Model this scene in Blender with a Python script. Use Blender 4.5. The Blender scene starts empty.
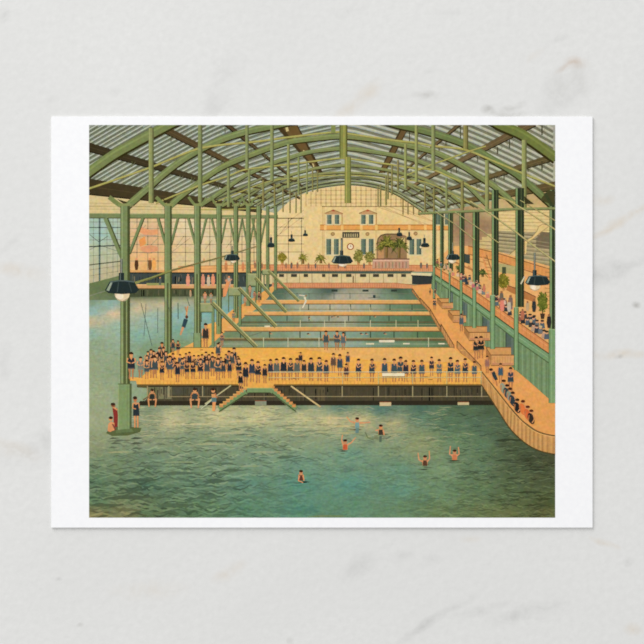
import bpy, math, random
from mathutils import Vector

# A printed postcard lying flat on a pale marble tabletop, seen from straight above.
sc = bpy.context.scene
COL = sc.collection
S = 0.1422 / 542.0            # metres per unit of the print's own drawing grid (the card is 5.6 in wide)
CARD_T = 0.00045              # thickness of the card stock
PX0, PY0, PX1, PY1 = 89.1, 125.0, 555.2, 517.7     # the printed area
E = 1.13                      # light reaching the card; inks are mixed for it
STEP = 5e-7                   # thickness of one ink layer
R = random.Random(7)

def lin(c):
    c = max(0.0, min(255.0, c)) / 255.0
    return c / 12.92 if c <= 0.04045 else ((c + 0.055) / 1.055) ** 2.4
def albedo(c):
    return (lin(c[0]) / E, lin(c[1]) / E, lin(c[2]) / E, 1.0)
def ink(c, raw=False):
    r, g, b = c
    if raw: return albedo(c)
    w = max(0.0, min(1.0, (g - (r + b) / 2) / 14.0)) * max(0.0, min(1.0, (g - r + 14) / 12.0))
    return albedo((r + 2 * w, g - 4 * w, b - 5 * w))
def W(x, y, z=0.0):
    return ((x - 322.0) * S, (322.0 - y) * S, z)
def mix(a, b, t):
    return tuple(a[i] + (b[i] - a[i]) * t for i in range(3))
def sh(c, k):
    return tuple(v * k for v in c)
def jit(c, d):
    k = R.uniform(-d, d)
    return (c[0] + k, c[1] + k * 1.0, c[2] + k * 0.8)

# ------------------------------------------------------------------ materials
def new_mat(name):
    m = bpy.data.materials.new(name); m.use_nodes = True
    nt = m.node_tree; b = nt.nodes['Principled BSDF']
    b.inputs['Specular IOR Level'].default_value = 0.0
    b.inputs['Roughness'].default_value = 0.6
    return m, nt, b

def ink_material():
    m, nt, b = new_mat('lithograph_ink')
    at = nt.nodes.new('ShaderNodeAttribute'); at.attribute_name = 'ink'
    tc = nt.nodes.new('ShaderNodeTexCoord')
    n1 = nt.nodes.new('ShaderNodeTexNoise'); n1.inputs['Scale'].default_value = 1500; n1.inputs['Detail'].default_value = 3
    n2 = nt.nodes.new('ShaderNodeTexNoise'); n2.inputs['Scale'].default_value = 260; n2.inputs['Detail'].default_value = 3
    geo = nt.nodes.new('ShaderNodeNewGeometry')
    for n in (n1, n2): nt.links.new(geo.outputs['Position'], n.inputs['Vector'])
    a = nt.nodes.new('ShaderNodeMapRange'); a.inputs[1].default_value = .25; a.inputs[2].default_value = .75; a.inputs[3].default_value = .88; a.inputs[4].default_value = 1.10
    c = nt.nodes.new('ShaderNodeMapRange'); c.inputs[1].default_value = .25; c.inputs[2].default_value = .75; c.inputs[3].default_value = .95; c.inputs[4].default_value = 1.05
    nt.links.new(n1.outputs['Fac'], a.inputs[0]); nt.links.new(n2.outputs['Fac'], c.inputs[0])
    mu = nt.nodes.new('ShaderNodeMath'); mu.operation = 'MULTIPLY'
    nt.links.new(a.outputs[0], mu.inputs[0]); nt.links.new(c.outputs[0], mu.inputs[1])
    vm = nt.nodes.new('ShaderNodeVectorMath'); vm.operation = 'SCALE'
    nt.links.new(at.outputs['Color'], vm.inputs[0]); nt.links.new(mu.outputs[0], vm.inputs['Scale'])
    n3 = nt.nodes.new('ShaderNodeTexNoise'); n3.inputs['Scale'].default_value = 1000; n3.inputs['Detail'].default_value = 2
    nt.links.new(geo.outputs['Position'], n3.inputs['Vector'])
    ma = nt.nodes.new('ShaderNodeVectorMath'); ma.operation = 'MULTIPLY_ADD'; ma.inputs[1].default_value = (.36, .24, .6); ma.inputs[2].default_value = (.82, .88, .70)
    nt.links.new(n3.outputs['Color'], ma.inputs[0])
    vx = nt.nodes.new('ShaderNodeVectorMath'); vx.operation = 'MULTIPLY'
    nt.links.new(vm.outputs[0], vx.inputs[0]); nt.links.new(ma.outputs[0], vx.inputs[1])
    nt.links.new(vx.outputs[0], b.inputs['Base Color'])
    return m
INK = ink_material()

def card_material():
    m, nt, b = new_mat('smooth_white_card')
    geo = nt.nodes.new('ShaderNodeNewGeometry')
    n = nt.nodes.new('ShaderNodeTexNoise'); n.inputs['Scale'].default_value = 900; n.inputs['Detail'].default_value = 4
    nt.links.new(geo.outputs['Position'], n.inputs['Vector'])
    r = nt.nodes.new('ShaderNodeValToRGB')
    r.color_ramp.elements[0].position = .3; r.color_ramp.elements[1].position = .7
    r.color_ramp.elements[0].color = albedo((246, 246, 248)); r.color_ramp.elements[1].color = albedo((250, 250, 251))
    nt.links.new(n.outputs['Fac'], r.inputs[0]); nt.links.new(r.outputs[0], b.inputs['Base Color'])
    return m

def marble_material():
    m, nt, b = new_mat('honed_white_marble')
    N, L = nt.nodes, nt.links
    geo = N.new('ShaderNodeNewGeometry')
    def noise(scale, detail=4, dist=0.0, rough=.55):
        n = N.new('ShaderNodeTexNoise'); n.inputs['Scale'].default_value = scale; n.inputs['Detail'].default_value = detail
        n.inputs['Distortion'].default_value = dist; n.inputs['Roughness'].default_value = rough
        L.new(geo.outputs['Position'], n.inputs['Vector']); return n
    def rng(src, a, b_, c, d):
        r = N.new('ShaderNodeMapRange'); r.inputs[1].default_value = a; r.inputs[2].default_value = b_
        r.inputs[3].default_value = c; r.inputs[4].default_value = d; L.new(src, r.inputs[0]); return r.outputs[0]
    def mrgb(f, a, b_):
        x = N.new('ShaderNodeMix'); x.data_type = 'RGBA'
        L.new(f, x.inputs[0])
        for s, k in ((a, 6), (b_, 7)):
            if isinstance(s, tuple): x.inputs[k].default_value = s
            else: L.new(s, x.inputs[k])
        return x.outputs[2]
    cloud = noise(14, 5, 1.2)
    base = mrgb(rng(cloud.outputs['Fac'], .3, .7, 0, 1), albedo((229, 229, 227)), albedo((224, 224, 222)))
    fine = noise(620, 3)
    base = mrgb(rng(fine.outputs['Fac'], .3, .7, 0, .5), base, albedo((218, 218, 216)))
    patch = noise(150, 6, .8, .65)
    patchf = rng(patch.outputs['Fac'], .40, .62, 0.28, 1.0)
    # stains and veins of the stone: x, y, half length, half width, turn in degrees, strength, colour
    GR = (168, 166, 160); BR = (196, 172, 150); BE = (214, 200, 180); GY = (190, 190, 188)
    spots = [(577, 62, 9, 5, 0, .6, BR), (571, 82, 20, 13, -30, .35, GR), (560, 100, 26, 14, -50, .30, GY), (566, 68, 8, 2, -40, .5, BR),
             (427, 95, 10, 4, 10, .6, GR), (486, 108, 7, 4, 0, .8, GR), (512, 105, 10, 3, -8, .7, GR), (508, 113, 16, 4, 0, .55, GR),
             (538, 55, 8, 3, -38, .4, BE), (560, 38, 9, 3, -25, .35, GY), (368, 92, 13, 6, -35, .5, BE), (350, 110, 12, 5, -30, .5, BE),
             (448, 12, 12, 5, -10, .3, GY), (350, 8, 14, 5, -20, .35, GY), (433, 70, 6, 3, 0, .35, GY),
             (5, 14, 6, 7, 0, .5, GY), (226, 80, 26, 12, -75, .35, GY), (215, 105, 18, 8, -60, .3, GY), (56, 96, 5, 4, 0, .3, GY), (114, 90, 5, 4, -30, .3, GY),
             (636, 210, 26, 3.5, -24, .55, BE), (608, 228, 18, 3, -30, .45, BE), (614, 268, 14, 8, 0, .6, GY), (600, 278, 20, 8, -10, .4, GY), (638, 262, 14, 4, -20, .4, GY), (637, 305, 4, 3, 0, .7, GR),
             (600, 195, 10, 5, 0, .4, BE), (618, 356, 28, 4, 0, .45, BE), (615, 359, 3, 2, 0, .6, GR),
             (20, 270, 22, 6, 10, .5, BE), (10, 243, 14, 3, -35, .35, GY), (4, 360, 7, 14, 0, .5, GY), (44, 438, 13, 10, -20, .55, GY), (14, 450, 22, 7, 10, .45, BE), (25, 455, 32, 10, 0, .35, GY),
             (80, 624, 3, 2, 0, .6, GR), (58, 580, 3, 2, 0, .4, GY), (290, 640, 3, 3, 0, .6, GR), (228, 572, 14, 6, -30, .3, BE), (150, 590, 30, 8, 0, .2, BE),
             (605, 541, 11, 3, 25, .5, BE), (628, 559, 6, 4, -20, .5, GY), (537, 610, 20, 7, -10, .55, GY), (505, 618, 18, 5, -5, .4, GY), (480, 610, 26, 4, -15, .3, GY), (422, 628, 20, 4, -35, .5, GY), (455, 606, 20, 3, -25, .3, GY),
             (360, 565, 16, 7, -35, .4, GY), (432, 560, 8, 4, 0, .35, GY), (400, 556, 10, 5, 0, .3, GY), (635, 630, 8, 5, 0, .4, BE), (470, 540, 8, 3, 0, .3, BE)]
    warp = noise(60, 3)
    wv = N.new('ShaderNodeVectorMath'); wv.operation = 'MULTIPLY_ADD'
    L.new(warp.outputs['Color'], wv.inputs[0]); wv.inputs[1].default_value = (.006, .006, 0); L.new(geo.outputs['Position'], wv.inputs[2])
    out = base
    for (x, y, rx, ry, ang, st, c) in spots:
        mp = N.new('ShaderNodeMapping'); mp.vector_type = 'TEXTURE'
        px, py, _ = W(x, y)
        mp.inputs['Location'].default_value = (px + .003, py + .003, 0)
        mp.inputs['Rotation'].default_value = (0, 0, math.radians(-ang))
        mp.inputs['Scale'].default_value = (rx * S * 1.6, ry * S * 1.6, 1.0)
        L.new(wv.outputs[0], mp.inputs['Vector'])
        g = N.new('ShaderNodeTexGradient'); g.gradient_type = 'SPHERICAL'
        fl = N.new('ShaderNodeVectorMath'); fl.operation = 'MULTIPLY'; fl.inputs[1].default_value = (1, 1, 0)
        L.new(mp.outputs[0], fl.inputs[0]); L.new(fl.outputs[0], g.inputs[0])
        mm = N.new('ShaderNodeMath'); mm.operation = 'MULTIPLY'
        L.new(g.outputs['Fac'], mm.inputs[0]); L.new(patchf, mm.inputs[1])
        m2 = N.new('ShaderNodeMath'); m2.operation = 'MULTIPLY'; m2.inputs[1].default_value = st * (1.35 if x > 590 or y > 530 else 1.0); m2.use_clamp = True
        L.new(mm.outputs[0], m2.inputs[0])
        out = mrgb(m2.outputs[0], out, albedo(c))
    L.new(out, b.inputs['Base Color'])
    bp = N.new('ShaderNodeBump'); bp.inputs['Strength'].default_value = .14; bp.inputs['Distance'].default_value = .0004
    L.new(noise(420, 3).outputs['Fac'], bp.inputs['Height']); L.new(bp.outputs[0], b.inputs['Normal'])
    return m

# ------------------------------------------------------------------ ink drawing
CELL = 3.0
occ = {}
def cells(x0, y0, x1, y1):
    for i in range(int(x0 // CELL), int(x1 // CELL) + 1):
        for j in range(int(y0 // CELL), int(y1 // CELL) + 1):
            yield (i, j)
def clip(poly):
    """poly: [(x, y, (r,g,b))] cut to the printed area"""
    def side(P, f, g):
        out = []
        for i in range(len(P)):
            a, b = P[i - 1], P[i]; da, db = f(a), f(b)
            if (da >= 0) != (db >= 0):
                t = da / (da - db)
                out.append((a[0] + (b[0] - a[0]) * t, a[1] + (b[1] - a[1]) * t, mix(a[2], b[2], t)))
            if db >= 0: out.append(b)
        return out
    for f in (lambda p: p[0] - PX0, lambda p: PX1 - p[0], lambda p: p[1] - PY0, lambda p: PY1 - p[1]):
        poly = side(poly, f, None)
        if len(poly) < 3: return []
    return poly

class Ink:
    """one printed element: collects flat ink shapes, links them as one mesh under its parent"""
    def __init__(self, raw=False): self.raw = raw; self.v = []; self.f = []; self.c = []; self.pend = None
    def _emit(self, polys):
        polys = [q for q in (clip(p) for p in polys) if q]
        if not polys: return self
        if self.pend is not None: self.pend += polys; return self
        lev = 0; cs = set()
        for q in polys:
            xs = [p[0] for p in q]; ys = [p[1] for p in q]
            for c in cells(min(xs), min(ys), max(xs), max(ys)): cs.add(c)
        for c in cs: lev = max(lev, occ.get(c, 0))
        lev += 1
        for c in cs: occ[c] = lev
        z = CARD_T + STEP * (lev + 1)
        for q in polys:
            k = len(self.v)
            for p in q: self.v.append(W(p[0], p[1], z)); self.c.append(ink(p[2], self.raw))
            self.f.append(tuple(range(k + len(q) - 1, k - 1, -1)) if area(q) > 0 else tuple(range(k, k + len(q))))
        return self
    def batch(self): self.pend = []; return self
    def flush(self): p, self.pend = self.pend, None; return self._emit(p)
    def poly(self, pts, col):
        cols = col if isinstance(col, list) else [col] * len(pts)
        if len(pts) > 4 and not isinstance(col, list):          # concave outlines: cut into triangles
            from mathutils.geometry import tessellate_polygon
            tri = tessellate_polygon([[Vector((x, y, 0)) for x, y in pts]])
            return self._emit([[(pts[i][0], pts[i][1], cols[i]) for i in t] for t in tri])
        return self._emit([[(x, y, c) for (x, y), c in zip(pts, cols)]])
    def rect(self, x0, y0, x1, y1, col): return self.poly([(x0, y0), (x1, y0), (x1, y1), (x0, y1)], col)
    def line(self, pts, w, col, w2=None, col2=None):
        """a stroke of even or tapering width"""
        n = len(pts); L, Rr = [], []
        for i, (x, y) in enumerate(pts):
            a = pts[max(0, i - 1)]; b = pts[min(n - 1, i + 1)]
            dx, dy = b[0] - a[0], b[1] - a[1]; d = math.hypot(dx, dy) or 1
            t = i / (n - 1); ww = (w if w2 is None else w + (w2 - w) * t) / 2
            c = col if col2 is None else mix(col, col2, t)
            L.append((x - dy / d * ww, y + dx / d * ww, c)); Rr.append((x + dy / d * ww, y - dx / d * ww, c))
        return self._emit([[L[i], L[i + 1], Rr[i + 1], Rr[i]] for i in range(n - 1)])
    def ell(self, cx, cy, rx, ry, col, n=14, a0=0, a1=360, rot=0):
        pts = []; cr, sr = math.cos(rot), math.sin(rot)
        full = a1 - a0 >= 360
        for i in range(n if full else n + 1):
            a = math.radians(a0 + (a1 - a0) * i / n); x, y = rx * math.cos(a), ry * math.sin(a)
            pts.append((cx + x * cr - y * sr, cy + x * sr + y * cr))
        return self._emit([[(x, y, col) for x, y in pts]])
    def field(self, x0, y0, x1, y1, d, fn):
        nx, ny = max(1, round((x1 - x0) / d)), max(1, round((y1 - y0) / d)); P = []
        q = [[(x0 + (x1 - x0) * i / nx, y0 + (y1 - y0) * j / ny) for i in range(nx + 1)] for j in range(ny + 1)]
        c = [[fn(*p) for p in row] for row in q]
        for j in range(ny):
            for i in range(nx):
                P.append([(*q[jj][ii], c[jj][ii]) for jj, ii in ((j, i), (j, i + 1), (j + 1, i + 1), (j + 1, i))])
        return self._emit(P)
    def obj(self, name, parent, label=None):
        me = bpy.data.meshes.new(name); me.from_pydata(self.v, [], self.f)
        ca = me.color_attributes.new('ink', 'FLOAT_COLOR', 'POINT')
        ca.data.foreach_set('color', [x for c in self.c for x in c])
        me.materials.append(INK); me.update()
        o = bpy.data.objects.new(name, me); COL.objects.link(o); o.parent = parent
        if label: o['label'] = label
        return o
def area(q):
    return sum(q[i - 1][0] * q[i][1] - q[i][0] * q[i - 1][1] for i in range(len(q)))
def grad(pts, p=2.6):
    def f(x, y):
        sw = 0; c = [0, 0, 0]
        for (a, b, col) in pts:
            d = math.hypot(x - a, (y - b) * 1.6) + 2
            w = d ** -p; sw += w
            for k in range(3): c[k] += col[k] * w
        return (c[0] / sw, c[1] / sw, c[2] / sw)
    return f
def at(pts, x):
    """height of a polyline at x"""
    for a, b in zip(pts, pts[1:]):
        if a[0] <= x <= b[0]: return a[1] + (b[1] - a[1]) * (x - a[0]) / ((b[0] - a[0]) or 1)
    return pts[0][1] if x < pts[0][0] else pts[-1][1]
def smooth(pts, n=5):
    out = []
    for i in range(len(pts) - 1):
        p0 = pts[max(0, i - 1)]; p1 = pts[i]; p2 = pts[i + 1]; p3 = pts[min(len(pts) - 1, i + 2)]
        for k in range(n):
            t = k / n
            out.append(tuple(.5 * ((2 * p1[j]) + (-p0[j] + p2[j]) * t + (2 * p0[j] - 5 * p1[j] + 4 * p2[j] - p3[j]) * t * t + (-p0[j] + 3 * p1[j] - 3 * p2[j] + p3[j]) * t ** 3) for j in (0, 1)))
    out.append(pts[-1]); return out

# ------------------------------------------------------------------ tabletop and card
def slab(name, x0, y0, x1, y1, z0, z1, bevel, mat, parent=None):
    v = []; f = []
    b = bevel
    rings = [(0, z0), (0, z1 - b), (b * .3, z1 - b * .3), (b, z1)]
    for ins, z in rings:
        v += [(x0 + ins, y0 + ins, z), (x1 - ins, y0 + ins, z), (x1 - ins, y1 - ins, z), (x0 + ins, y1 - ins, z)]
    for r in range(3):
        for k in range(4): f.append((r * 4 + k, r * 4 + (k + 1) % 4, r * 4 + 4 + (k + 1) % 4, r * 4 + 4 + k))
    f += [(12, 13, 14, 15), (3, 2, 1, 0)]
    me = bpy.data.meshes.new(name); me.from_pydata(v, [], f); me.materials.append(mat)
    o = bpy.data.objects.new(name, me); COL.objects.link(o); o.parent = parent
    return o
table = slab('marble_tabletop', -.62, -.42, .62, .42, -.02, 0, .002, marble_material())
table['label'] = 'white marble tabletop with faint grey and beige veins lying under the postcard'
table['category'] = 'tabletop'

card = bpy.data.objects.new('postcard', None); COL.objects.link(card)
card.empty_display_size = .02
card['label'] = 'white-bordered postcard printed with an old colour picture of an indoor swimming bath hall'
card['category'] = 'postcard'
cx0, cy1, _ = W(51.3, 116.7); cx1, cy0, _ = W(592.6, 527.6)
stock = slab('card_stock', cx0, cy0, cx1, cy1, 0.0, CARD_T, .00003, card_material(), card)
stock['label'] = 'plain white card with wide side margins'

# ------------------------------------------------------------------ printed picture: base tint and the water
ORANGE = (232, 172, 84); ORD = (222, 163, 96); GRN = (122, 138, 94); GRND = (50, 50, 24); YEL = (170, 170, 100); CREAM = (229, 201, 146)
DKB = (66, 56, 36); NAVY = (44, 54, 62)
Wp = [(92, 292, (116, 126, 88)), (150, 292, (90, 104, 78)), (200, 296, (96, 112, 84)), (92, 300, (128, 150, 124)), (92, 312, (142, 178, 170)), (110, 305, (142, 174, 160)), (125, 300, (140, 165, 150)),
      (92, 322, (208, 184, 146)), (115, 314, (218, 188, 148)), (140, 308, (212, 186, 144)), (165, 304, (202, 182, 142)), (190, 301, (182, 176, 142)),
      (92, 332, (148, 178, 158)), (120, 326, (154, 182, 162)), (150, 318, (156, 186, 170)), (180, 315, (138, 180, 174)), (205, 312, (132, 176, 170)), (225, 315, (126, 170, 162)),
      (95, 345, (146, 164, 132)), (140, 335, (136, 174, 156)), (180, 330, (124, 164, 144)), (92, 365, (150, 162, 124)), (115, 365, (146, 162, 126)), (150, 350, (130, 152, 116)), (180, 345, (126, 148, 106)),
      (92, 395, (158, 168, 130)), (92, 420, (160, 166, 130)), (115, 420, (160, 166, 132)), (140, 400, (146, 164, 130)),
      (92, 445, (144, 151, 115)), (110, 462, (116, 135, 103)), (95, 480, (94, 121, 91)), (95, 500, (90, 117, 87)), (92, 514, (130, 125, 83)), (125, 515, (128, 127, 87)),
      (150, 412, (132, 144, 112)), (170, 420, (192, 186, 140)), (220, 417, (198, 190, 142)), (260, 416, (200, 192, 142)), (300, 417, (200, 192, 142)), (330, 421, (204, 190, 138)), (360, 421, (200, 186, 134)), (395, 425, (180, 172, 128)),
      (150, 436, (140, 150, 118)), (200, 440, (128, 145, 113)), (250, 440, (128, 149, 119)), (300, 440, (134, 149, 117)), (350, 436, (140, 154, 122)), (400, 436, (138, 154, 118)), (420, 440, (146, 153, 109)), (420, 450, (142, 151, 109)),
      (150, 460, (110, 133, 105)), (200, 462, (116, 139, 109)), (250, 462, (120, 145, 117)), (300, 465, (110, 145, 121)), (350, 455, (110, 147, 123)), (400, 470, (108, 145, 119)),
      (150, 485, (86, 115, 91)), (200, 485, (96, 125, 99)), (250, 485, (98, 135, 113)), (300, 485, (92, 141, 121)), (350, 485, (96, 145, 127)), (400, 490, (102, 143, 119)), (440, 470, (122, 147, 111)), (440, 490, (110, 139, 103)),
      (150, 512, (90, 111, 79)), (200, 510, (94, 123, 91)), (250, 508, (92, 131, 103)), (300, 510, (90, 137, 115)), (350, 510, (100, 139, 111)), (400, 510, (106, 135, 101)), (440, 512, (110, 129, 87)),
      (340, 407, (96, 126, 110)), (380, 408, (84, 118, 106)), (420, 408, (80, 110, 92)), (460, 408, (84, 106, 78)), (490, 412, (78, 95, 70)), (300, 407, (120, 140, 114)), (420, 418, (100, 128, 104)),
      (450, 425, (90, 118, 90)), (480, 425, (86, 111, 88)), (500, 430, (80, 97, 72)), (455, 440, (114, 139, 103)), (480, 445, (98, 124, 93)), (510, 445, (72, 82, 57)), (530, 460, (70, 78, 55)), (553, 460, (74, 78, 53)),
      (480, 465, (102, 126, 95)), (510, 470, (84, 98, 69)), (540, 480, (78, 86, 59)), (480, 490, (96, 120, 85)), (510, 495, (88, 104, 71)), (545, 500, (76, 86, 53)), (480, 512, (108, 122, 81)), (510, 514, (104, 112, 69)), (548, 514, (98, 100, 61)),
      (255, 380, (150, 140, 90)), (350, 330, (136, 166, 145))]
wf = grad(Wp)
base = Ink(True); base.field(PX0, PY0, PX1, PY1, 5, wf)
# ripples: short lens-shaped strokes, darker and lighter than the water they lie on
def ripple(k, x, y, L, t, col, bend=.0):
    k.poly([(x - L / 2, y + bend), (x - L * .15, y - t / 2), (x + L * .2, y - t / 2 + bend * .5), (x + L / 2, y), (x + L * .15, y + t / 2), (x - L * .2, y + t / 2 + bend * .3)],
           [col] * 6)
def wave(k, x, y, L, t, col):
    ph = R.uniform(0, 6.28); am = t * R.uniform(.4, 1.0); n = 7; tilt = R.uniform(-.05, .05)
    c = [(x - L / 2 + L * i / (n - 1), y + am * math.sin(ph + i * 1.15) + tilt * (i - 3) * L / 6, t * (math.sin(math.pi * i / (n - 1)) ** .7) / 2) for i in range(n)]
    up = [(a, b - w) for a, b, w in c]; dn = [(a, b + w) for a, b, w in c]
    return [[(*up[i], col), (*up[i + 1], col), (*dn[i + 1], col), (*dn[i], col)] for i in range(n - 1)]
def in_water(x, y):
    if y < 408: return False
    if x > 481 and y < at([(481, 385), (496, 406), (506, 423), (520, 439), (536, 450), (556, 455)], x) + 2: return False
    return not (x < 120 and y < 432)
def strength(x, y):
    """how choppy the painted water is"""
    q = (y - 405) / 112
    m = grad([(100, 425, (.05, 0, 0)), (100, 450, (.5, 0, 0)), (100, 480, (.9, 0, 0)), (100, 510, (.8, 0, 0)), (180, 418, (.4, 0, 0)), (180, 450, (1, 0, 0)), (220, 480, (1, 0, 0)), (160, 510, (.9, 0, 0)), (240, 430, (.9, 0, 0)), (285, 450, (1, 0, 0)), (290, 475, (.4, 0, 0)), (270, 505, (.35, 0, 0)),
              (330, 430, (.6, 0, 0)), (330, 460, (.4, 0, 0)), (330, 500, (.12, 0, 0)), (380, 470, (.3, 0, 0)), (380, 505, (.15, 0, 0)), (420, 430, (.45, 0, 0)), (430, 470, (.3, 0, 0)), (430, 505, (.4, 0, 0)), (470, 430, (.5, 0, 0)), (480, 470, (.6, 0, 0)), (520, 450, (1, 0, 0)), (530, 480, (1.1, 0, 0)), (520, 510, (.8, 0, 0)), (350, 410, (.6, 0, 0)), (440, 412, (.6, 0, 0))])(x, y)[0]
    return m
for rnd in range(7):
    P = []
    for _ in range(300):
        x = R.uniform(88, 556); y = 408 + 110 * R.random() ** .85
        if not in_water(x, y): continue
        q = (y - 405) / 112; st = strength(x, y); c = wf(x, y)
        L = R.uniform(7, 17) * (.6 + q * 1.2) * (.6 if x > 470 else 1); t = R.uniform(.7, 1.5) * (.55 + q * 1.2) * (.6 if x > 470 else 1)
        if R.random() < .56: col = sh(c, 1 - R.uniform(.10, .34) * st); 
        else: col = mix(sh(c, 1 + R.uniform(.05, .18) * st), (206, 194, 146), R.uniform(0, .22) * st * (1.4 - q))
        base._emit(wave(base, x, y, L, t, col))
for _ in range(420):      # fine ripple lines in the far water on the left
    x = R.uniform(90, 215); y = R.uniform(305, 400)
    if y > 372 and x > 132: continue
    ripple(base, x, y, R.uniform(3, 9), .5, sh(wf(x, y), R.choice((.9, .93, 1.05))), 0)
for (x, y, L, t, k) in [(235, 441, 30, 2.2, .82), (212, 441, 22, 2, .82), (160, 452, 26, 2, .8), (285, 457, 18, 3, .74), (232, 470, 24, 3, .76), (180, 473, 44, 3, .8), (235, 480, 22, 3, .78), (140, 480, 40, 3, .78), (130, 497, 50, 4, .76), (215, 481, 26, 4, .76), (150, 466, 30, 2, .84),
                        (250, 427, 26, 1.6, .85), (290, 425, 24, 1.4, .88), (200, 428, 30, 1.5, .86), (330, 430, 20, 1.5, .82), (395, 465, 14, 1.2, .85), (436, 478, 12, 2, .8), (278, 447, 30, 1.6, .86), (170, 438, 26, 1.6, .84), (114, 438, 10, 1.5, .6), (137, 438, 14, 2, .55), (137, 443, 14, 2, .62), (137, 448, 12, 1.6, .7), (116, 443, 12, 1.6, .66), (113, 447, 9, 1.4, .72), (124, 440, 30, 1, .7), (118, 441, 10, 1.2, .7), (108, 505, 36, 3, .8), (175, 505, 44, 4, .84),
                        (510, 440, 34, 3, .75), (535, 470, 30, 2, .72), (505, 460, 22, 2, .75), (530, 492, 34, 2, .72), (515, 478, 24, 1.6, .75), (535, 505, 26, 2, .78)]:
    c = sh(wf(x, y), k); ripple(base, x, y, L, t, c, 1.0)
for (x, y, L, t, c) in [(190, 424, 60, 2, (196, 188, 142)), (330, 418, 50, 2, (202, 188, 138)), (250, 421, 50, 1.6, (196, 188, 140)), (300, 427, 44, 1.4, (186, 182, 138)), (350, 426, 40, 2, (196, 180, 130)), (230, 433, 40, 1.6, (168, 170, 130)), (345, 433, 34, 1.4, (178, 172, 126)), (395, 432, 34, 1.6, (160, 158, 116)),
                        (212, 444, 40, 2, (160, 166, 126)), (265, 452, 38, 2, (152, 162, 126)), (180, 462, 40, 1.6, (140, 154, 116)), (250, 466, 24, 2, (144, 158, 122)), (120, 452, 30, 1.6, (160, 160, 120)), (330, 516, 50, 2, (112, 132, 92))]:
    ripple(base, x, y, L, t, c, .6)
for _ in range(260):
    x = R.uniform(462, 556); y = R.uniform(408, 517)
    if not in_water(x, y): continue
    c = wf(x, y)
    base._emit(wave(base, x, y, R.uniform(6, 18), R.uniform(.5, 1.1), R.choice((sh(c, .72), sh(c, .8), mix(c, (140, 158, 116), .35), mix(c, (150, 160, 112), .25)))))
for _ in range(150):
    x = R.uniform(330, 470); y = R.uniform(407, 442); c = wf(x, y)
    base._emit(wave(base, x, y, R.uniform(6, 16), R.uniform(.5, 1.0), R.choice((sh(c, .84), sh(c, .9), mix(c, (206, 190, 140), .45)))))
for _ in range(150):
    x = R.uniform(130, 335); y = R.uniform(407, 436); c = wf(x, y)
    base._emit(wave(base, x, y, R.uniform(8, 22), R.uniform(.6, 1.2), R.choice((sh(c, .82), sh(c, .88), mix(c, (214, 200, 150), .5), mix(c, (214, 200, 150), .35)))))
pic = base.obj('printed_picture', card, 'colour picture of an indoor swimming bath printed in green, orange and cream inks')
def add(k, name, label=None): return k.obj(name, pic, label)

# ------------------------------------------------------------------ far walls behind the pools
k = Ink()
k.poly([(89, 192), (160, 198), (215, 204), (262, 208), (262, 218), (89, 218)], (214, 192, 138))
k.batch()
for i, y in enumerate((203.5, 206.5, 209.5)): k.line([(89, y - .5), (262, y + 3 - i)], .5, (176, 158, 108))
k.flush()
add(k, 'printed_frieze', 'cream frieze band under the roof on the left')
k = Ink(True)
k.field(89, 217, 121, 286, 6, grad([(89, 218, (168, 190, 172)), (120, 218, (170, 188, 166)), (100, 235, (164, 194, 180)), (89, 250, (186, 192, 160)), (120, 250, (184, 186, 152)), (89, 280, (192, 182, 142)), (120, 272, (190, 176, 136))]))
k.batch()
for y, c, w in ((222, (120, 130, 110), .5), (227.5, (84, 96, 92), .9), (233.5, (130, 138, 118), .5), (240, (130, 138, 118), .5), (246.7, (60, 70, 66), 1.1), (256, (130, 128, 104), .5), (265, (84, 84, 62), 1.0), (270, (150, 140, 110), .5), (276, (150, 140, 110), .5)):
    k.line([(89, y), (121, y - (0 if y < 240 else (y - 236) * .13))], w, c)
for x, w, c in ((99.6, 1.8, (96, 112, 104)), (107, .5, (130, 140, 120)), (113, .5, (130, 140, 120)), (93.5, .5, (140, 148, 126)), (117.5, .5, (140, 148, 126))):
    k.line([(x, 217), (x, 285)], w, c)
k.line([(89, 234), (99, 242), (108, 236)], .6, (100, 110, 100)); k.line([(89, 250), (99, 245), (120, 252)], .5, (120, 126, 110))
k.flush()
k.poly([(89, 283.5), (120, 275.5), (130, 275), (130, 300), (89, 300)], [(104, 118, 76), (112, 124, 82), (96, 108, 76), (92, 108, 80), (118, 130, 92)])
add(k, 'printed_glazed_wall', 'pale green window wall with dark bars at the left edge')
k = Ink()
k.field(129, 217, 308, 272, 6, grad([(135, 220, (222, 190, 142)), (150, 235, (222, 176, 130)), (150, 262, (230, 178, 116)), (185, 225, (226, 206, 164)), (185, 260, (220, 196, 144)), (210, 240, (222, 200, 158)), (210, 262, (216, 190, 136)), (240, 240, (222, 198, 150)), (280, 235, (230, 202, 144)), (300, 262, (230, 196, 134)), (250, 265, (222, 190, 136))]))
k.poly([(262, 208), (276, 213), (289, 201), (304, 193), (308, 192), (308, 272), (262, 272)], (231, 203, 146))
k.batch()
for y in (222, 228.6, 236.6, 244.5, 252.4, 261):
    k.line([(130, y), (262, y)], .7, (168, 152, 116) if y != 252.4 else (140, 128, 98))
for x in (147.8, 158, 185.5, 209.8, 231, 242, 254, 137): k.line([(x, 217), (x, 270)], .8, (160, 142, 106))
for a, b in (((172, 252), (190, 238)), ((176, 247), (184, 236)), ((205, 250), (212, 240)), ((226, 248), (232, 240)), ((132, 240), (146, 225)), ((150, 246), (158, 238))): k.line([a, b], .6, (176, 156, 118))
for y in (227, 235.8, 244, 252): k.line([(277, y), (320, y)], .8, (176, 152, 104))
k.line([(277, 218.3), (320, 218.3)], 1.1, (132, 112, 72))
for x in (288.4, 301.5, 311.5): k.line([(x, 218), (x, 266)], .8, (150, 132, 92))
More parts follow.
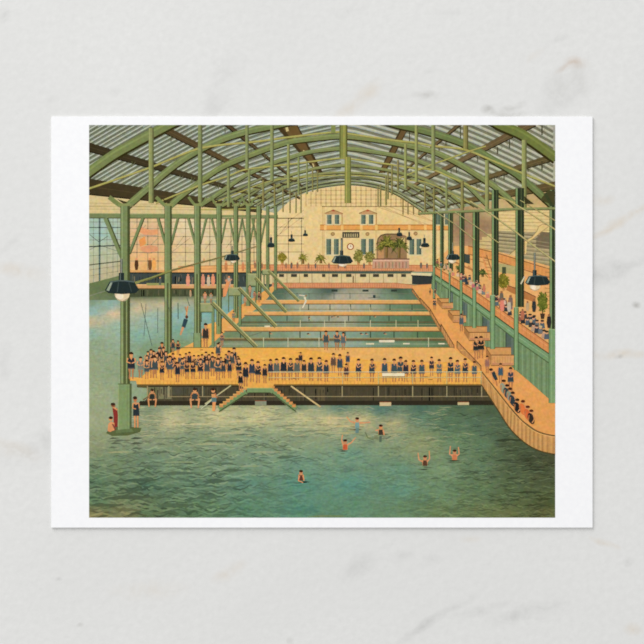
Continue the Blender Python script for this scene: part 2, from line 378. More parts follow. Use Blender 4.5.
k.line([(280, 234), (292, 218)], .5, (180, 150, 100)); k.line([(277, 236), (330, 196)], .5, (196, 164, 112)); k.line([(277, 230), (312, 204)], .5, (196, 164, 112)); k.line([(300, 222), (330, 201)], .5, (200, 170, 118))
k.flush()
add(k, 'printed_back_wall', 'cream back wall with a grid of fine brown lines')
k = Ink()       # slides and figures glowing orange in the far left bay
k.poly([(138, 226), (150, 230), (158, 229), (158, 234), (146, 236), (138, 231)], (226, 160, 112))
k.poly([(139, 240), (145, 236), (146, 244), (140, 247)], (228, 152, 84))
k.poly([(141, 247), (150, 245), (158, 247), (158, 251), (146, 253), (140, 250)], (222, 156, 112))
k.line([(140, 235), (158, 236)], .8, (170, 150, 128)); k.line([(142, 252.5), (152, 253)], .8, (150, 126, 104))
add(k, 'printed_slide', 'orange spiral slide far behind the posts on the left')
def tiny(x, y, h, body, skin=(220, 150, 105), legs=None, name='printed_spectator', label=None):
    k = Ink(); k.poly([(x - h * .13, y - h * .82), (x + h * .13, y - h * .82), (x + h * .17, y - h * .4), (x + h * .1, y), (x - h * .1, y), (x - h * .17, y - h * .4)], body)
    k.ell(x, y - h * .91, h * .1, h * .1, skin, 7); return add(k, name, label)
k = Ink()
k.rect(130, 270, 266, 273, (216, 160, 100)); k.poly([(178, 266.5), (262, 264.5), (262, 272.5), (178, 272.5)], (232, 172, 108)); k.line([(178, 266.5), (262, 264.5)], .7, (180, 130, 80)); k.line([(178, 269.5), (262, 268)], .6, (206, 140, 88))
k.rect(130, 272.6, 272, 287, (62, 74, 70)); k.rect(130, 272.3, 272, 273.4, (40, 42, 34))
k.batch()
for i in range(60):
    x = R.uniform(131, 268); k.line([(x, R.uniform(274, 278)), (x + R.uniform(-1, 1), R.uniform(281, 286))], R.uniform(.5, 1.3), R.choice([(84, 96, 88), (46, 58, 60), (100, 104, 88), (52, 66, 68), (120, 110, 88)]))
k.flush()
k.rect(130, 284.6, 236, 288.4, (212, 160, 106)); k.line([(130, 284.7), (236, 284.7)], .8, (234, 190, 130)); k.line([(130, 288.6), (236, 288.6)], .8, (112, 82, 50))
k.rect(130, 289, 225, 297, (72, 84, 60)); k.batch()
for i in range(40):
    x = R.uniform(131, 222); k.line([(x, 290), (x, R.uniform(293, 297))], R.uniform(.5, 1.5), R.choice([(86, 98, 70), (60, 70, 50), (96, 100, 74)]))
k.flush(); k.poly([(130, 297), (222, 296), (222, 300), (130, 303)], [(98, 114, 84), (110, 126, 96), (170, 176, 140), (176, 176, 140)])
k.rect(146.5, 283, 168, 285.4, (150, 156, 96))
add(k, 'printed_balcony', 'dark far-left balcony with orange rails over the water')
for (x, y, h, c) in [(136.5, 270, 12, (84, 56, 34)), (150, 270, 12, (120, 84, 52)), (154, 270, 12, (238, 170, 92)), (188, 286, 12, (228, 150, 120)), (203, 286, 12, (216, 140, 112)), (208.5, 286, 11, (200, 180, 150)), (213, 286, 12, (228, 150, 108)), (226, 271, 10, (190, 128, 80)), (243, 271, 9, (200, 130, 84)), (190.5, 297, 7, (180, 150, 110)), (229, 287, 11, (190, 170, 150)), (204, 263, 5, (200, 150, 100)), (160, 285, 8, (90, 100, 90))]:
    tiny(x, y, h, c)

# ------------------------------------------------------------------ facade at the far end
k = Ink()
k.poly([(304, 193), (320, 188.5), (345, 185), (365, 186.5), (387, 191), (403, 199), (419, 209), (433, 213), (452, 213), (452, 266), (304, 266)], (229, 199, 138))
k.batch()
for x in range(306, 420, 5):
    top = at([(304, 194), (320, 189), (345, 185.5), (365, 187), (387, 191.5), (403, 199.5), (425, 212)], x)
    if top < 205: k.line([(x, top), (x, 206.5)], .7, (176, 146, 96))
for y in (190.5, 195, 199.2, 203): k.line([(316 if y < 198 else 308, y), (385 if y < 193 else 396 if y < 199 else 404, y)], .55, (186, 156, 104))
k.line([(322, 206.5), (416, 206.5)], .9, (150, 124, 78))
for a, b in (((378, 207), (432, 226)), ((390, 207), (434, 222)), ((402, 208), (440, 224)), ((384, 207), (424, 225))): k.line([a, b], .5, (190, 156, 104))
for x in (324, 376, 436, 322.5): k.line([(x, 206), (x, 264)], .6, (196, 160, 104))
k.flush()
add(k, 'printed_facade', 'cream arched facade at the far end of the hall')
k = Ink(); k.rect(320, 225, 450, 230, (226, 160, 84)); k.line([(320, 225), (450, 225)], .9, (178, 112, 50)); k.line([(320, 230), (450, 230)], .8, (160, 112, 62))
k.batch()
for x in (324, 341, 360, 375, 408, 424, 436): k.rect(x, 225, x + 2.6, 230, (240, 190, 112))
k.flush(); add(k, 'printed_cornice', 'orange cornice across the far facade')
def window(x0, y0, x1, y1, lab=None):
    k = Ink(); k.rect(x0 - 1.3, y0 - 1, x1 + 1.3, y1 + 1.2, (216, 200, 152)); k.rect(x0, y0, x1, y1, (88, 112, 98)); k.line([((x0 + x1) / 2 - .8, y0), ((x0 + x1) / 2 - .8, y1)], .6, (124, 142, 116)); k.line([(x1 - .4, y0), (x1 - .4, y1)], .8, (58, 72, 66))
    k.line([(x0, (y0 + y1) / 2), (x1, (y0 + y1) / 2)], .5, (116, 132, 108)); add(k, 'printed_window', lab)
for x in (327.2, 334.8, 361.3, 369): window(x, 214.8, x + 4.3, 224, 'small green window of a gabled dormer')
for x in (436, 445): window(x, 214, x + 5, 224.5, 'dark window between the right posts')
for x in (326.4, 334, 361.2, 368.8, 409.5, 416.6): window(x, 239, x + 4.7, 254.5, 'tall green window of the far facade')
for cx in (333.3, 367.6):
    k = Ink(); k.poly([(cx - 8.6, 213.8), (cx, 209.6), (cx + 9.6, 213.8), (cx + 8, 214.4), (cx - 7, 214.4)], (196, 152, 102)); k.line([(cx - 8.6, 213.4), (cx, 209.8), (cx + 9.6, 213.6)], .7, (140, 96, 58)); k.ell(cx, 210.6, 2, .9, (168, 84, 56), 8)
    k.line([(cx + 8.8, 214), (cx + 8.8, 224)], .9, (176, 136, 84)); add(k, 'printed_dormer_gable', 'small brown gable over a pair of windows')
for x, y in ((332.8, 234), (367.5, 234), (415.6, 233.6)):
    k = Ink(); k.ell(x, y, 2.1, 2, (150, 116, 70), 12); k.ell(x, y, 1.2, 1.1, (186, 150, 96), 10); add(k, 'printed_round_vent', 'round brown vent on the far facade')
k = Ink(); k.rect(342.3, 232, 359.4, 237.8, (70, 66, 54)); k.batch()
for i in range(7): k.rect(344 + i * 2.15, 233.6, 345 + i * 2.15, 237, (196, 176, 128))
k.flush(); add(k, 'printed_sign_board', 'dark slatted board above the clock')
k = Ink(); k.ell(350.4, 246.6, 3.5, 3.5, (150, 74, 42), 20); k.ell(350.4, 246.6, 2.5, 2.5, (238, 220, 178), 18); k.line([(350.4, 246.6), (350.4, 245)], .4, (60, 50, 40)); k.line([(350.4, 246.6), (351.6, 247)], .4, (60, 50, 40)); add(k, 'printed_clock', 'round wall clock with a reddish rim')
k = Ink()
k.poly([(376.6, 259), (376.6, 243), (378, 238.5), (381, 235.3), (386, 234.2), (401, 234.2), (406.5, 236), (407, 259)], (150, 118, 82)); k.line([(376.8, 245), (378, 238.5), (381, 235.3), (386, 234), (400, 234)], 1, (84, 64, 40))
k.poly([(378, 259), (378, 246), (383, 240), (384, 259)], (190, 142, 96)); k.poly([(399, 238), (405, 238), (405, 246), (400, 246)], (206, 176, 116))
add(k, 'printed_niche', 'brown arched niche behind the palms')
def palm(cx, cy, r, c1, c2, n=26, trunk=None, label='green palm in the far niche', flat=.9):
    k = Ink()
    if trunk: k.line([(cx, cy), (cx + trunk[0], cy + trunk[1])], 2.6, (104, 84, 44)); k.line([(cx - .6, cy + 2), (cx - .6 + trunk[0], cy + trunk[1])], .8, (150, 120, 66))
    k.ell(cx, cy - r * .1, r * .5, r * .4, sh(c1, .8), 10)
    for i in range(n):
        a = math.radians(R.uniform(-215, 35)); L = r * R.uniform(.6, 1.1); x2, y2 = cx + L * math.cos(a), cy + L * math.sin(a) * flat + abs(math.cos(a)) ** 2 * r * R.uniform(.1, .7)
        mx, my = (cx + x2) / 2, (cy + y2) / 2 - r * .16
        k.line([(cx, cy), (mx, my), (x2, y2)], 1.5, mix(c2, c1, R.random()), .35)
    for i in range(n // 2):
        a = R.uniform(0, 6.28); d = R.uniform(.1, .7) * r
        k.ell(cx + d * math.cos(a), cy + d * math.sin(a) * .6 - r * .1, 1.1, .6, jit(R.choice((c1, c2)), 18), 6, rot=a)
    return add(k, 'printed_palm', label)
palm(387, 244, 11, (72, 82, 34), (146, 144, 66), 60, (-.5, 14), 'large green palm at the left of the far niche')
palm(399.5, 245, 9, (56, 70, 34), (120, 124, 60), 48, (-.5, 13), 'green palm at the right of the far niche')
def bush(cx, cy, rx, ry, c1, c2, label, n=60, pot=True):
    k = Ink()
    if pot: k.poly([(cx - 1.6, cy + ry * .8), (cx + 1.6, cy + ry * .8), (cx + 1.2, cy + ry * .8 + 3.5), (cx - 1.2, cy + ry * .8 + 3.5)], (196, 140, 86))
    k.ell(cx, cy, rx * .85, ry * .85, mix(c1, c2, .3), 16)
    for lay in range(3):
        for i in range(n // 3):
            a = R.uniform(0, 6.28); d = math.sqrt(R.random())
            k.ell(cx + rx * d * math.cos(a), cy + ry * d * math.sin(a), R.uniform(.5, 1.2), R.uniform(.5, 1.0), jit(mix(c1, c2, R.random()), 14), 6, rot=a)
    return add(k, 'printed_shrub', label)
bush(358.5, 256, 5, 6.6, (92, 96, 44), (166, 160, 84), 'leafy shrub in front of the far tall windows')
bush(369.7, 257, 5.2, 6, (96, 100, 48), (172, 164, 92), 'leafy shrub beside the palms')
bush(282.3, 257.4, 4.7, 5, (108, 98, 34), (176, 156, 64), 'round clipped olive shrub on the far balcony')
palm(303, 258, 5.5, (98, 104, 44), (160, 148, 66), 24, (0, 6), 'fan shaped plant on the far balcony')
palm(320.8, 258.5, 6.5, (92, 100, 44), (150, 142, 66), 24, (0, 5), 'spreading palm on the far balcony')
k = Ink(); k.line([(341.8, 238), (341.8, 252)], 2.2, (104, 100, 78)); add(k, 'printed_lamp_rod', 'dark rod the middle lamp hangs from')
k = Ink(); k.poly([(331, 262), (334.5, 258), (336, 258.6), (335, 262)], (110, 130, 100)); add(k, 'printed_easel', 'small green easel on the far balcony')

# balcony, its wall and the far pool edge
k = Ink(); k.poly([(258, 264.6), (434, 265.2), (434, 271.6), (258, 271.8)], (222, 154, 104)); k.line([(258, 264.8), (434, 265.4)], .9, (186, 118, 70)); k.line([(258, 267.4), (434, 268)], .5, (200, 128, 84)); k.batch()
for i in range(90):
    x = 259 + i * 1.95; k.line([(x, 265.5), (x, 271.2)], .45, (198, 126, 88) if i % 3 else (168, 96, 66))
k.flush(); add(k, 'printed_balustrade', 'orange balustrade of the far balcony')
k = Ink(); k.poly([(373, 259), (409, 259), (409, 268.4), (372, 268.4)], (196, 152, 122)); k.line([(372, 259), (409.5, 259)], 1, (110, 80, 62)); k.line([(373, 260.5), (409, 260.5)], .9, (226, 184, 150)); k.batch()
for i in range(10): k.rect(375 + i * 3.4, 262, 376.2 + i * 3.4, 268, (150, 134, 104) if i % 2 else (166, 110, 84))
k.flush(); add(k, 'printed_planter', 'long pinkish planter below the palms')
k = Ink(); k.rect(252, 273, 412, 284, (216, 194, 142)); k.rect(252, 271.4, 412, 273.6, (74, 96, 84)); k.line([(252, 271), (414, 271)], .7, (120, 90, 62)); k.batch()
for x0, x1 in ((279, 284), (291, 297), (303.7, 308), (322, 325.4), (332, 338), (346, 351.5), (360, 366.2), (373, 379), (387.5, 393.5), (401.2, 406)): k.rect(x0, 274, x1, 277, (66, 66, 52))
for x in (273, 287, 299.5, 312, 329, 341.5, 355.5, 369.5, 383.5, 397): k.line([(x, 273.5), (x, 283)], .7, (164, 142, 98))
k.flush(); k.poly([(412, 273), (434, 276), (434, 286), (412, 284)], (52, 58, 56)); k.poly([(411, 272.6), (432, 273.2), (431, 276), (411, 275)], (224, 208, 160)); k.line([(411, 275.6), (431.5, 276.8)], .8, (36, 40, 40))
k.line([(353.2, 276), (353.2, 283)], 1.2, (120, 96, 66)); add(k, 'printed_vent_wall', 'cream wall below the far balcony with a row of dark vents')
k = Ink(); k.poly([(272, 283), (395, 283), (418, 285.6), (434, 284), (434, 289.6), (415, 289.5), (395, 288), (272, 288.2)], (214, 146, 100)); k.line([(272, 283), (395, 283), (418, 285.5)], .6, (170, 108, 66)); k.line([(272, 288), (395, 288), (414, 289.6)], .8, (150, 96, 58)); k.batch()
for i in range(54): k.line([(274 + i * 2.4, 283.6), (274 + i * 2.4, 287.6)], .45, (190, 120, 84))
k.flush(); k.poly([(411, 285), (432, 284), (432, 288.4), (416, 289)], (196, 134, 88)); add(k, 'printed_pool_rail', 'orange rail along the far pool edge')
for x, h in ((286, 6), (291.5, 7), (297.5, 7), (308.5, 6), (315.5, 6), (329, 6), (338.4, 5), (345, 5), (364, 6), (421, 7), (427, 6), (255, 7), (262, 6)):
    tiny(x, 268.5, h, R.choice([(150, 110, 84), (110, 96, 84), (176, 130, 96)]), name='printed_spectator')

# ------------------------------------------------------------------ pools in the middle
k = Ink()       # walkway on the left side
k.poly([(272, 286), (276, 288), (232, 340), (222, 349), (180, 349), (206, 336), (214, 326), (232, 310), (250, 300)], (228, 166, 92))
k.poly([(205, 325), (216, 322), (214, 349), (205, 349)], (236, 176, 90)); add(k, 'printed_walkway', 'orange walkway along the left side of the pools')
def strip(y0, y1, xl0, xl1, xr0, xr1, pts):
    k = Ink(True); n = 26; P = []; g = grad(pts)
    for j in range(3):
        ta, tb = j / 3, (j + 1) / 3
        for i in range(n):
            q = []
            for (t, u) in ((ta, i / n), (ta, (i + 1) / n), (tb, (i + 1) / n), (tb, i / n)):
                l = xl0 + (xl1 - xl0) * t; r = xr0 + (xr1 - xr0) * t; y = y0 + (y1 - y0) * t; x = l + (r - l) * u
                q.append((x, y, g(x, y)))
            P.append(q)
    k._emit(P); return k
k = strip(288.4, 300, 275.7, 266, 412, 421, [(280, 291, (84, 104, 84)), (330, 289.5, (72, 92, 80)), (400, 290, (70, 92, 72)), (300, 296, (136, 154, 130)), (340, 297, (184, 174, 150)), (365, 298, (182, 170, 146)), (390, 297, (124, 144, 118)), (412, 297, (96, 122, 92))])
k.batch()
for x in (331.5, 362.5, 391): k.rect(x, 289.6, x + 6, 291.6, (52, 62, 52))
for x in (285, 297, 309, 322, 334, 350): k.line([(x, 293), (x, 299)], .7, (104, 112, 92))
k.line([(276, 293.6), (412, 293.6)], .5, (110, 116, 96)); k.rect(373, 295, 375.5, 298, (50, 70, 66)); k.line([(368, 298), (380, 297)], .5, (90, 100, 84)); k.flush()
add(k, 'printed_pool', 'farthest pool strip with pale reflections')
k = strip(304, 312, 263, 252, 424, 431, [(270, 308, (120, 140, 112)), (310, 306, (170, 170, 144)), (340, 308, (182, 176, 152)), (370, 308, (160, 166, 140)), (400, 308, (108, 132, 100)), (425, 308, (88, 114, 82))])
k.batch()
for x in (284, 308.5, 330, 350.5, 370.5, 390, 412): k.line([(x, 304), (x, 310)], .9, (66, 84, 66))
k.line([(258, 309.3), (428, 309.3)], .8, (140, 132, 96)); k.flush(); add(k, 'printed_pool', 'second pool strip from the far end')
k = strip(315, 327.5, 246, 233, 432, 440, [(250, 320, (112, 132, 104)), (280, 320, (116, 140, 116)), (310, 318, (160, 168, 146)), (345, 318, (170, 166, 140)), (370, 318, (110, 138, 112)), (400, 318, (94, 124, 92)), (432, 318, (80, 104, 72)), (300, 325, (116, 130, 98)), (400, 325, (96, 118, 84)), (250, 326, (104, 118, 84))])
k.batch()
for x in (268, 287, 309, 329, 348.5, 370, 389, 411): k.line([(x, 315), (x, 321)], .9, (60, 76, 60))
k.line([(240, 322.2), (438, 322.2)], 1.4, (98, 92, 62)); k.line([(238, 324.6), (439, 324.6)], .6, (150, 146, 104)); k.flush()
for x, y in ((309, 318), (332, 317), (338, 317), (374.6, 316.3), (334.5, 316)): k.ell(x, y, 1.2, .8, (96, 72, 56), 7); k.ell(x + .8, y + .6, 1.2, .5, (200, 160, 120), 6)
add(k, 'printed_pool', 'third pool strip with small swimmers')
k = strip(331, 347.6, 226, 208, 445, 455, [(235, 334, (112, 132, 96)), (280, 335, (126, 146, 118)), (310, 334, (150, 168, 146)), (345, 334, (128, 156, 136)), (380, 335, (104, 134, 108)), (430, 335, (88, 116, 78)), (240, 345, (140, 150, 118)), (300, 345, (152, 162, 132)), (350, 345, (150, 166, 146)), (420, 345, (118, 140, 104)), (450, 340, (90, 110, 76))])
k.batch()
for x in (240.5, 269.5, 300, 320.5, 345, 370.5, 394, 417.5): k.line([(x, 331), (x, 338)], 1.1, (62, 80, 60))
k.flush(); k.rect(224, 338, 452, 340.6, (112, 96, 64)); k.line([(224, 338.2), (450, 338.2)], .6, (176, 160, 108)); k.line([(222, 341), (452, 341)], .5, (84, 84, 60)); k.line([(216, 344), (453, 344)], .4, (176, 180, 146))
k.line([(240, 332), (247, 337), (262, 332)], .5, (96, 104, 78))
for x, y in ((308, 333.8), (361, 333.6), (366, 333.4), (384.5, 333.2), (270, 333)): k.ell(x, y, 1.3, .9, (90, 66, 52), 7); k.ell(x + 1.2, y + .8, 1.6, .5, (196, 156, 116), 6)
add(k, 'printed_pool', 'nearest pool strip behind the main deck')
k = Ink(); k.batch()
for x in (263.5, 288, 319, 428.5): k.line([(x, 337.5), (x, 347.5)], .7, (206, 206, 168))
for x in (300.3, 324.5, 345, 370.4, 396, 418): k.line([(x, 320), (x, 328)], .7, (200, 200, 160))
for x in (300, 350, 370): k.line([(x, 307), (x, 312)], .6, (200, 200, 160))
k.flush(); add(k, 'printed_rail_post', 'thin pale rail posts on the pool edges')
for i, (y0, y1, xl, xr) in enumerate(((300.2, 304, 265, 421), (311.9, 315.4, 248, 431), (327.2, 331.2, 228, 444))):
    k = Ink(); k.poly([(xl, y0), (xr, y0), (xr + 2, y1), (xl - 5, y1)], (222, 166, 98)); k.line([(xl, y0), (xr, y0)], .5, (238, 192, 124)); k.line([(xl - 4, y1), (xr + 2, y1)], .9, (128, 92, 54)); add(k, 'printed_crosswalk', 'orange plank walkway crossing between two pool strips')
for (x0, y0, x1, y1) in ((379, 340, 394.5, 342.4), (366, 343, 374, 344.6), (403, 343, 409.6, 344.4), (438.3, 343, 444.5, 344.3), (264.5, 325.6, 270, 327)):
    k = Ink(); k.rect(x0, y0, x1, y1, (226, 214, 178)); add(k, 'printed_float', 'small white float board in the pool strips')
k = Ink(); k.line([(304.5, 297), (306, 301), (302.5, 308)], 2.2, (222, 214, 184), 1.2); k.line([(305, 296), (299, 295)], .9, (222, 208, 176)); k.ell(306, 295.6, 1.1, 1.1, (150, 120, 90), 8); add(k, 'printed_diver', 'white diving figure over the second pool strip')

# ------------------------------------------------------------------ right-hand walkway, gallery
k = Ink()
k.poly([(412, 286), (434, 284), (441, 296), (456, 312), (470, 328), (492, 350), (556, 404), (556, 437), (540, 433), (522, 420), (500, 395), (481, 371), (455, 350), (444, 330), (424, 304), (414, 290)], (228, 160, 90))
add(k, 'printed_walkway', 'orange walkway down the right side of the pools')
for (a, b, h0, h1) in (((412, 288.5), (420, 299.5), 3, 4), ((420, 298), (430, 309), 4, 5.5), ((430, 309), (440, 326), 5, 7), ((441, 324), (454, 345.5), 7, 11), ((457, 341), (481, 366), 7, 12)):
    k = Ink(); k.poly([a, b, (b[0], b[1] + h1 - 2), (a[0], a[1] + h0)], (196, 142, 86)); k.line([a, b], .9, (110, 76, 44)); k.line([b, (b[0], b[1] + h1 - 2)], .8, (110, 76, 44)); k.line([a, (a[0], a[1] + h0)], .8, (110, 76, 44)); k.line([(a[0], a[1] + h0), (b[0], b[1] + h1 - 2)], .6, (140, 100, 60))
    k.batch()
    for i in range(1, 6):
        t = i / 6; x = a[0] + (b[0] - a[0]) * t; y = a[1] + (b[1] - a[1]) * t; k.line([(x, y), (x, y + h0 + (h1 - h0) * t - 1)], .35, (150, 104, 62))
    k.flush(); add(k, 'printed_side_railing', 'brown slatted railing beside the pools on the right')
# background of the gallery
k = Ink()
k.field(448, 190, 556, 270, 6, grad([(452, 218, (176, 150, 106)), (462, 225, (150, 118, 92)), (470, 240, (160, 124, 94)), (487, 225, (150, 118, 88)), (487, 240, (168, 134, 98)), (500, 215, (214, 190, 132)), (510, 200, (196, 168, 116)), (530, 215, (226, 200, 136)), (530, 198, (190, 162, 112)), (540, 225, (228, 200, 136)), (555, 205, (190, 160, 104)), (505, 235, (150, 134, 100)), (510, 250, (168, 148, 106)), (540, 240, (150, 136, 102)), (545, 260, (170, 150, 108)), (500, 262, (210, 170, 110)), (460, 258, (222, 186, 128)), (475, 255, (224, 184, 122))]))
k.poly([(496, 208), (556, 208), (556, 234), (540, 232), (496, 231)], (224, 198, 136))
for i, y in enumerate((211.5, 214.8, 218, 221.5, 225, 229)): k.line([(498, y), (556, y + 1.5)], .6, (182, 154, 102))
k.poly([(478, 262), (478, 240), (482, 240), (482, 237), (487, 237), (487, 234), (492, 234), (492, 231), (500, 231), (500, 262)], (208, 182, 124))
for i in range(7): k.line([(478, 241 + i * 3.6), (500, 242.5 + i * 3.8)], .7, (150, 128, 88))
k.poly([(498, 230.5), (526, 233), (541, 231), (541, 234), (548, 233.5), (556, 234), (556, 274), (524, 262), (498, 255)], (164, 150, 112))
for i in range(9):
    y = 233 + i * 3.6; k.line([(498, y), (556, y + 4 + i * .5)], 1.2, (120, 108, 80) if i < 3 else (142, 130, 96)); k.line([(498, y + 1.3), (556, y + 5.4 + i * .5)], 1.0, (190, 172, 128))
k.poly([(536, 238), (540, 235), (540, 231.5), (556, 233), (556, 250), (536, 247)], (118, 104, 78)); k.line([(536, 241), (556, 244)], .8, (150, 136, 104)); k.line([(536, 244.5), (556, 248)], .8, (150, 136, 104))
k.poly([(524, 241.5), (532, 237), (536, 232.5), (538, 226), (543, 224), (552, 226), (545, 229), (541, 232), (533, 239), (527, 243), (526, 254), (524, 254)], (224, 194, 130))
k.line([(524, 241.5), (532, 237), (537, 231), (538.5, 226.5), (543, 224), (552, 226)], .6, (150, 122, 80)); k.line([(524.6, 241), (524.6, 255)], .6, (150, 122, 80)); k.line([(527, 243), (534, 238), (541, 232), (548, 227)], .5, (170, 140, 94))
k.poly([(507, 260), (509, 255), (514, 250), (516, 249), (516, 262)], (216, 186, 126)); k.line([(507, 259), (510, 254), (516, 249)], .6, (150, 120, 80))
add(k, 'printed_seating_tiers', 'stepped grey seats behind the right-hand posts')
k = Ink(); k.poly([(434, 262), (452, 246), (470, 246), (500, 252), (556, 268), (556, 350), (516, 326), (471, 294), (434, 270)], (228, 172, 106)); add(k, 'printed_promenade', 'orange upper promenade on the right')
k = Ink()
k.poly([(468, 246), (500, 254), (556, 271), (556, 280), (500, 262), (468, 254)], (222, 152, 86)); k.line([(468, 246), (500, 254), (556, 271)], .9, (140, 92, 52)); k.line([(468, 254), (500, 262), (556, 280)], .8, (150, 98, 56)); k.line([(466, 258), (486, 263)], .8, (180, 120, 70))
k.batch()
for i in range(22): x = 470 + i * 4; y = at([(468, 246), (500, 254), (556, 271)], x); k.line([(x, y + 1), (x, y + 7)], .4, (196, 126, 70))
k.flush(); add(k, 'printed_balustrade', 'long orange balustrade in front of the stepped seats')
k = Ink(); k.poly([(498, 263), (524, 268), (524, 276), (498, 272)], (178, 168, 112)); k.poly([(462, 253), (470, 255), (470, 264), (462, 262)], (64, 78, 70)); k.rect(502, 267, 506, 274, (70, 84, 62)); k.line([(468, 266), (478, 276)], 2, (196, 136, 84))
k.line([(482, 254), (490, 280)], 1.8, (226, 152, 92)); k.line([(486.5, 255), (494, 278)], 1, (150, 100, 60)); k.batch()
for i in range(7): k.line([(482.5 + i * 1.1, 257 + i * 3.4), (487 + i * 1.1, 257.5 + i * 3.4)], .5, (160, 104, 60))
k.flush(); add(k, 'printed_staircase', 'orange stairs and green kiosk on the upper promenade')
k = Ink(); k.poly([(508, 285.6), (524, 291), (536, 297), (535, 302.5), (522, 298), (506, 290)], (182, 118, 68)); k.line([(508, 285.6), (524, 291), (536, 297)], .8, (110, 70, 40)); k.line([(455, 262), (474, 271)], 1.4, (176, 120, 72)); k.line([(543, 276), (550, 278)], 1, (150, 104, 66)); k.batch()
for i in range(11): k.line([(545, 268 + i * 4), (550, 268.6 + i * 4)], .7, (176, 124, 76))
k.flush(); add(k, 'printed_bench', 'brown benches on the upper promenade')
bush(503.7, 281, 5.6, 7.5, (90, 96, 36), (160, 146, 52), 'yellow green shrub on the promenade between the right posts', 90)
bush(542.6, 302, 5.3, 10.5, (74, 92, 36), (142, 144, 62), 'tall conical green shrub by the right edge', 110, False)
k = Ink(); k.poly([(540, 313.5), (545, 313.5), (544, 319), (541, 319)], (70, 56, 40)); k.line([(542.5, 309), (542.5, 314)], 1, (80, 64, 40)); add(k, 'printed_pot', 'dark pot under the conical shrub')
palm(482.6, 273, 6, (62, 82, 46), (112, 122, 62), 26, (0, 4), 'dark green plant on the promenade')
palm(436, 265, 4, (64, 84, 48), (120, 130, 74), 18, (0, 4), 'small green plant at the far end of the promenade'); palm(444, 266.5, 4.4, (64, 84, 48), (124, 132, 74), 20, (0, 4), 'small green plant beside the thin far posts'); palm(459, 268, 4, (74, 90, 50), (120, 126, 70), 18, (0, 4), 'green plant behind the promenade crowd')
# lower green wall and its doors
WB = [(431, 288), (441, 299), (453, 312), (465, 328), (487, 348), (514, 368), (548, 398), (556, 404)]
k = Ink(); k.poly([(433, 272), (471, 297), (516, 330), (556, 358)] + WB[::-1], (116, 144, 104))
k.batch()
for i in range(46):
    x = 436 + i * 2.7; t = at([(433, 274), (471, 299), (516, 331), (556, 359)], x); b_ = at(WB, x)
    k.line([(x, t), (x, b_)], .45 if i % 4 else .9, (86, 118, 84) if i % 2 else (132, 164, 124))
k.flush(); add(k, 'printed_green_wall', 'green boarded wall below the right-hand gallery')
for (x0, y0, x1, y1) in ((448, 289, 453, 303), (460, 299, 467.3, 316), (482.3, 316, 489.6, 332), (505.5, 331, 513.6, 356), (434.5, 281, 437, 289)):
    k = Ink(); k.poly([(x0, y0), (x1, y0 + (x1 - x0) * .7), (x1, y1 + 2), (x0, y1)], (84, 104, 96)); k.line([(x0 + .4, y0), (x0 + .4, y1)], .8, (54, 68, 60)); k.line([(x1 - 1.5, y0 + 4), (x1 - 1.5, y1)], 1.4, (104, 122, 110)); add(k, 'printed_doorway', 'dark blue green doorway in the green wall')
k = Ink(); k.poly([(433, 272), (471, 296.5), (516, 329), (556, 356.5), (556, 368), (516, 340), (471, 305), (433, 279)], (118, 156, 112)); k.line([(433, 273.5), (471, 298.4), (516, 331), (556, 358.5)], 1.2, (64, 78, 52)); k.line([(433, 279), (471, 305), (516, 340), (556, 368)], 1, (78, 104, 70)); k.line([(433, 276.5), (471, 302), (516, 335.5), (556, 363)], .5, (150, 180, 138))
add(k, 'printed_fascia', 'green fascia board under the gallery front')
k = Ink(); k.poly([(433, 266), (471, 288.5), (516, 321), (556, 349), (556, 358), (516, 330.5), (471, 297.5), (433, 272.5)], (216, 142, 84)); k.line([(433, 266), (471, 288.3), (516, 320.6), (556, 349)], .9, (156, 98, 58)); k.line([(433, 268.5), (471, 291.5), (516, 324), (556, 352)], .5, (232, 166, 104)); k.batch()
for i in range(28): x = 436 + i * 4.3; y = at([(433, 266), (471, 288.5), (516, 321), (556, 349)], x); k.line([(x, y + .5), (x, y + 8)], .4, (190, 120, 68))
k.flush(); add(k, 'printed_gallery_front', 'orange gallery front sloping down to the right')
for (x0, y0, x1, y1) in ((437, 298.5, 453, 308.5), (448, 310.5, 466, 322.5), (464, 326.5, 490, 340.5), (486, 347.5, 514, 365.5)):
    k = Ink(); h = (y1 - y0)
    k.poly([(x0, y0), (x1 - 3, y0), (x1 - 3, y0 + h * .5), (x0 + 5, y0 + h * .5)], (206, 150, 90)); k.poly([(x0, y0), (x0 + 5, y0 + h * .45), (x0 + 5, y1), (x0, y0 + h * .45)], (170, 118, 70)); k.rect(x0 + 4.5, y0 + h * .42, x1, y1, (214, 158, 98))
    k.line([(x0, y0), (x1 - 3, y0)], .8, (140, 96, 54)); k.line([(x0 + 4.5, y0 + h * .42), (x1, y0 + h * .42)], .9, (128, 84, 48)); k.line([(x0, y0), (x0 + 5, y0 + h * .45), (x0 + 5, y1), (x1, y1)], .7, (130, 88, 50)); k.batch()
    for i in range(8): x = x0 + 6 + i * (x1 - x0 - 7) / 8; k.line([(x, y0 + h * .5), (x, y1)], .35, (184, 128, 76))
    k.flush(); k.rect(x0 + 6, y1 - 2.5, x1 - 1, y1 - .6, (196, 136, 96)); add(k, 'printed_stall', 'orange slatted stall against the green wall')

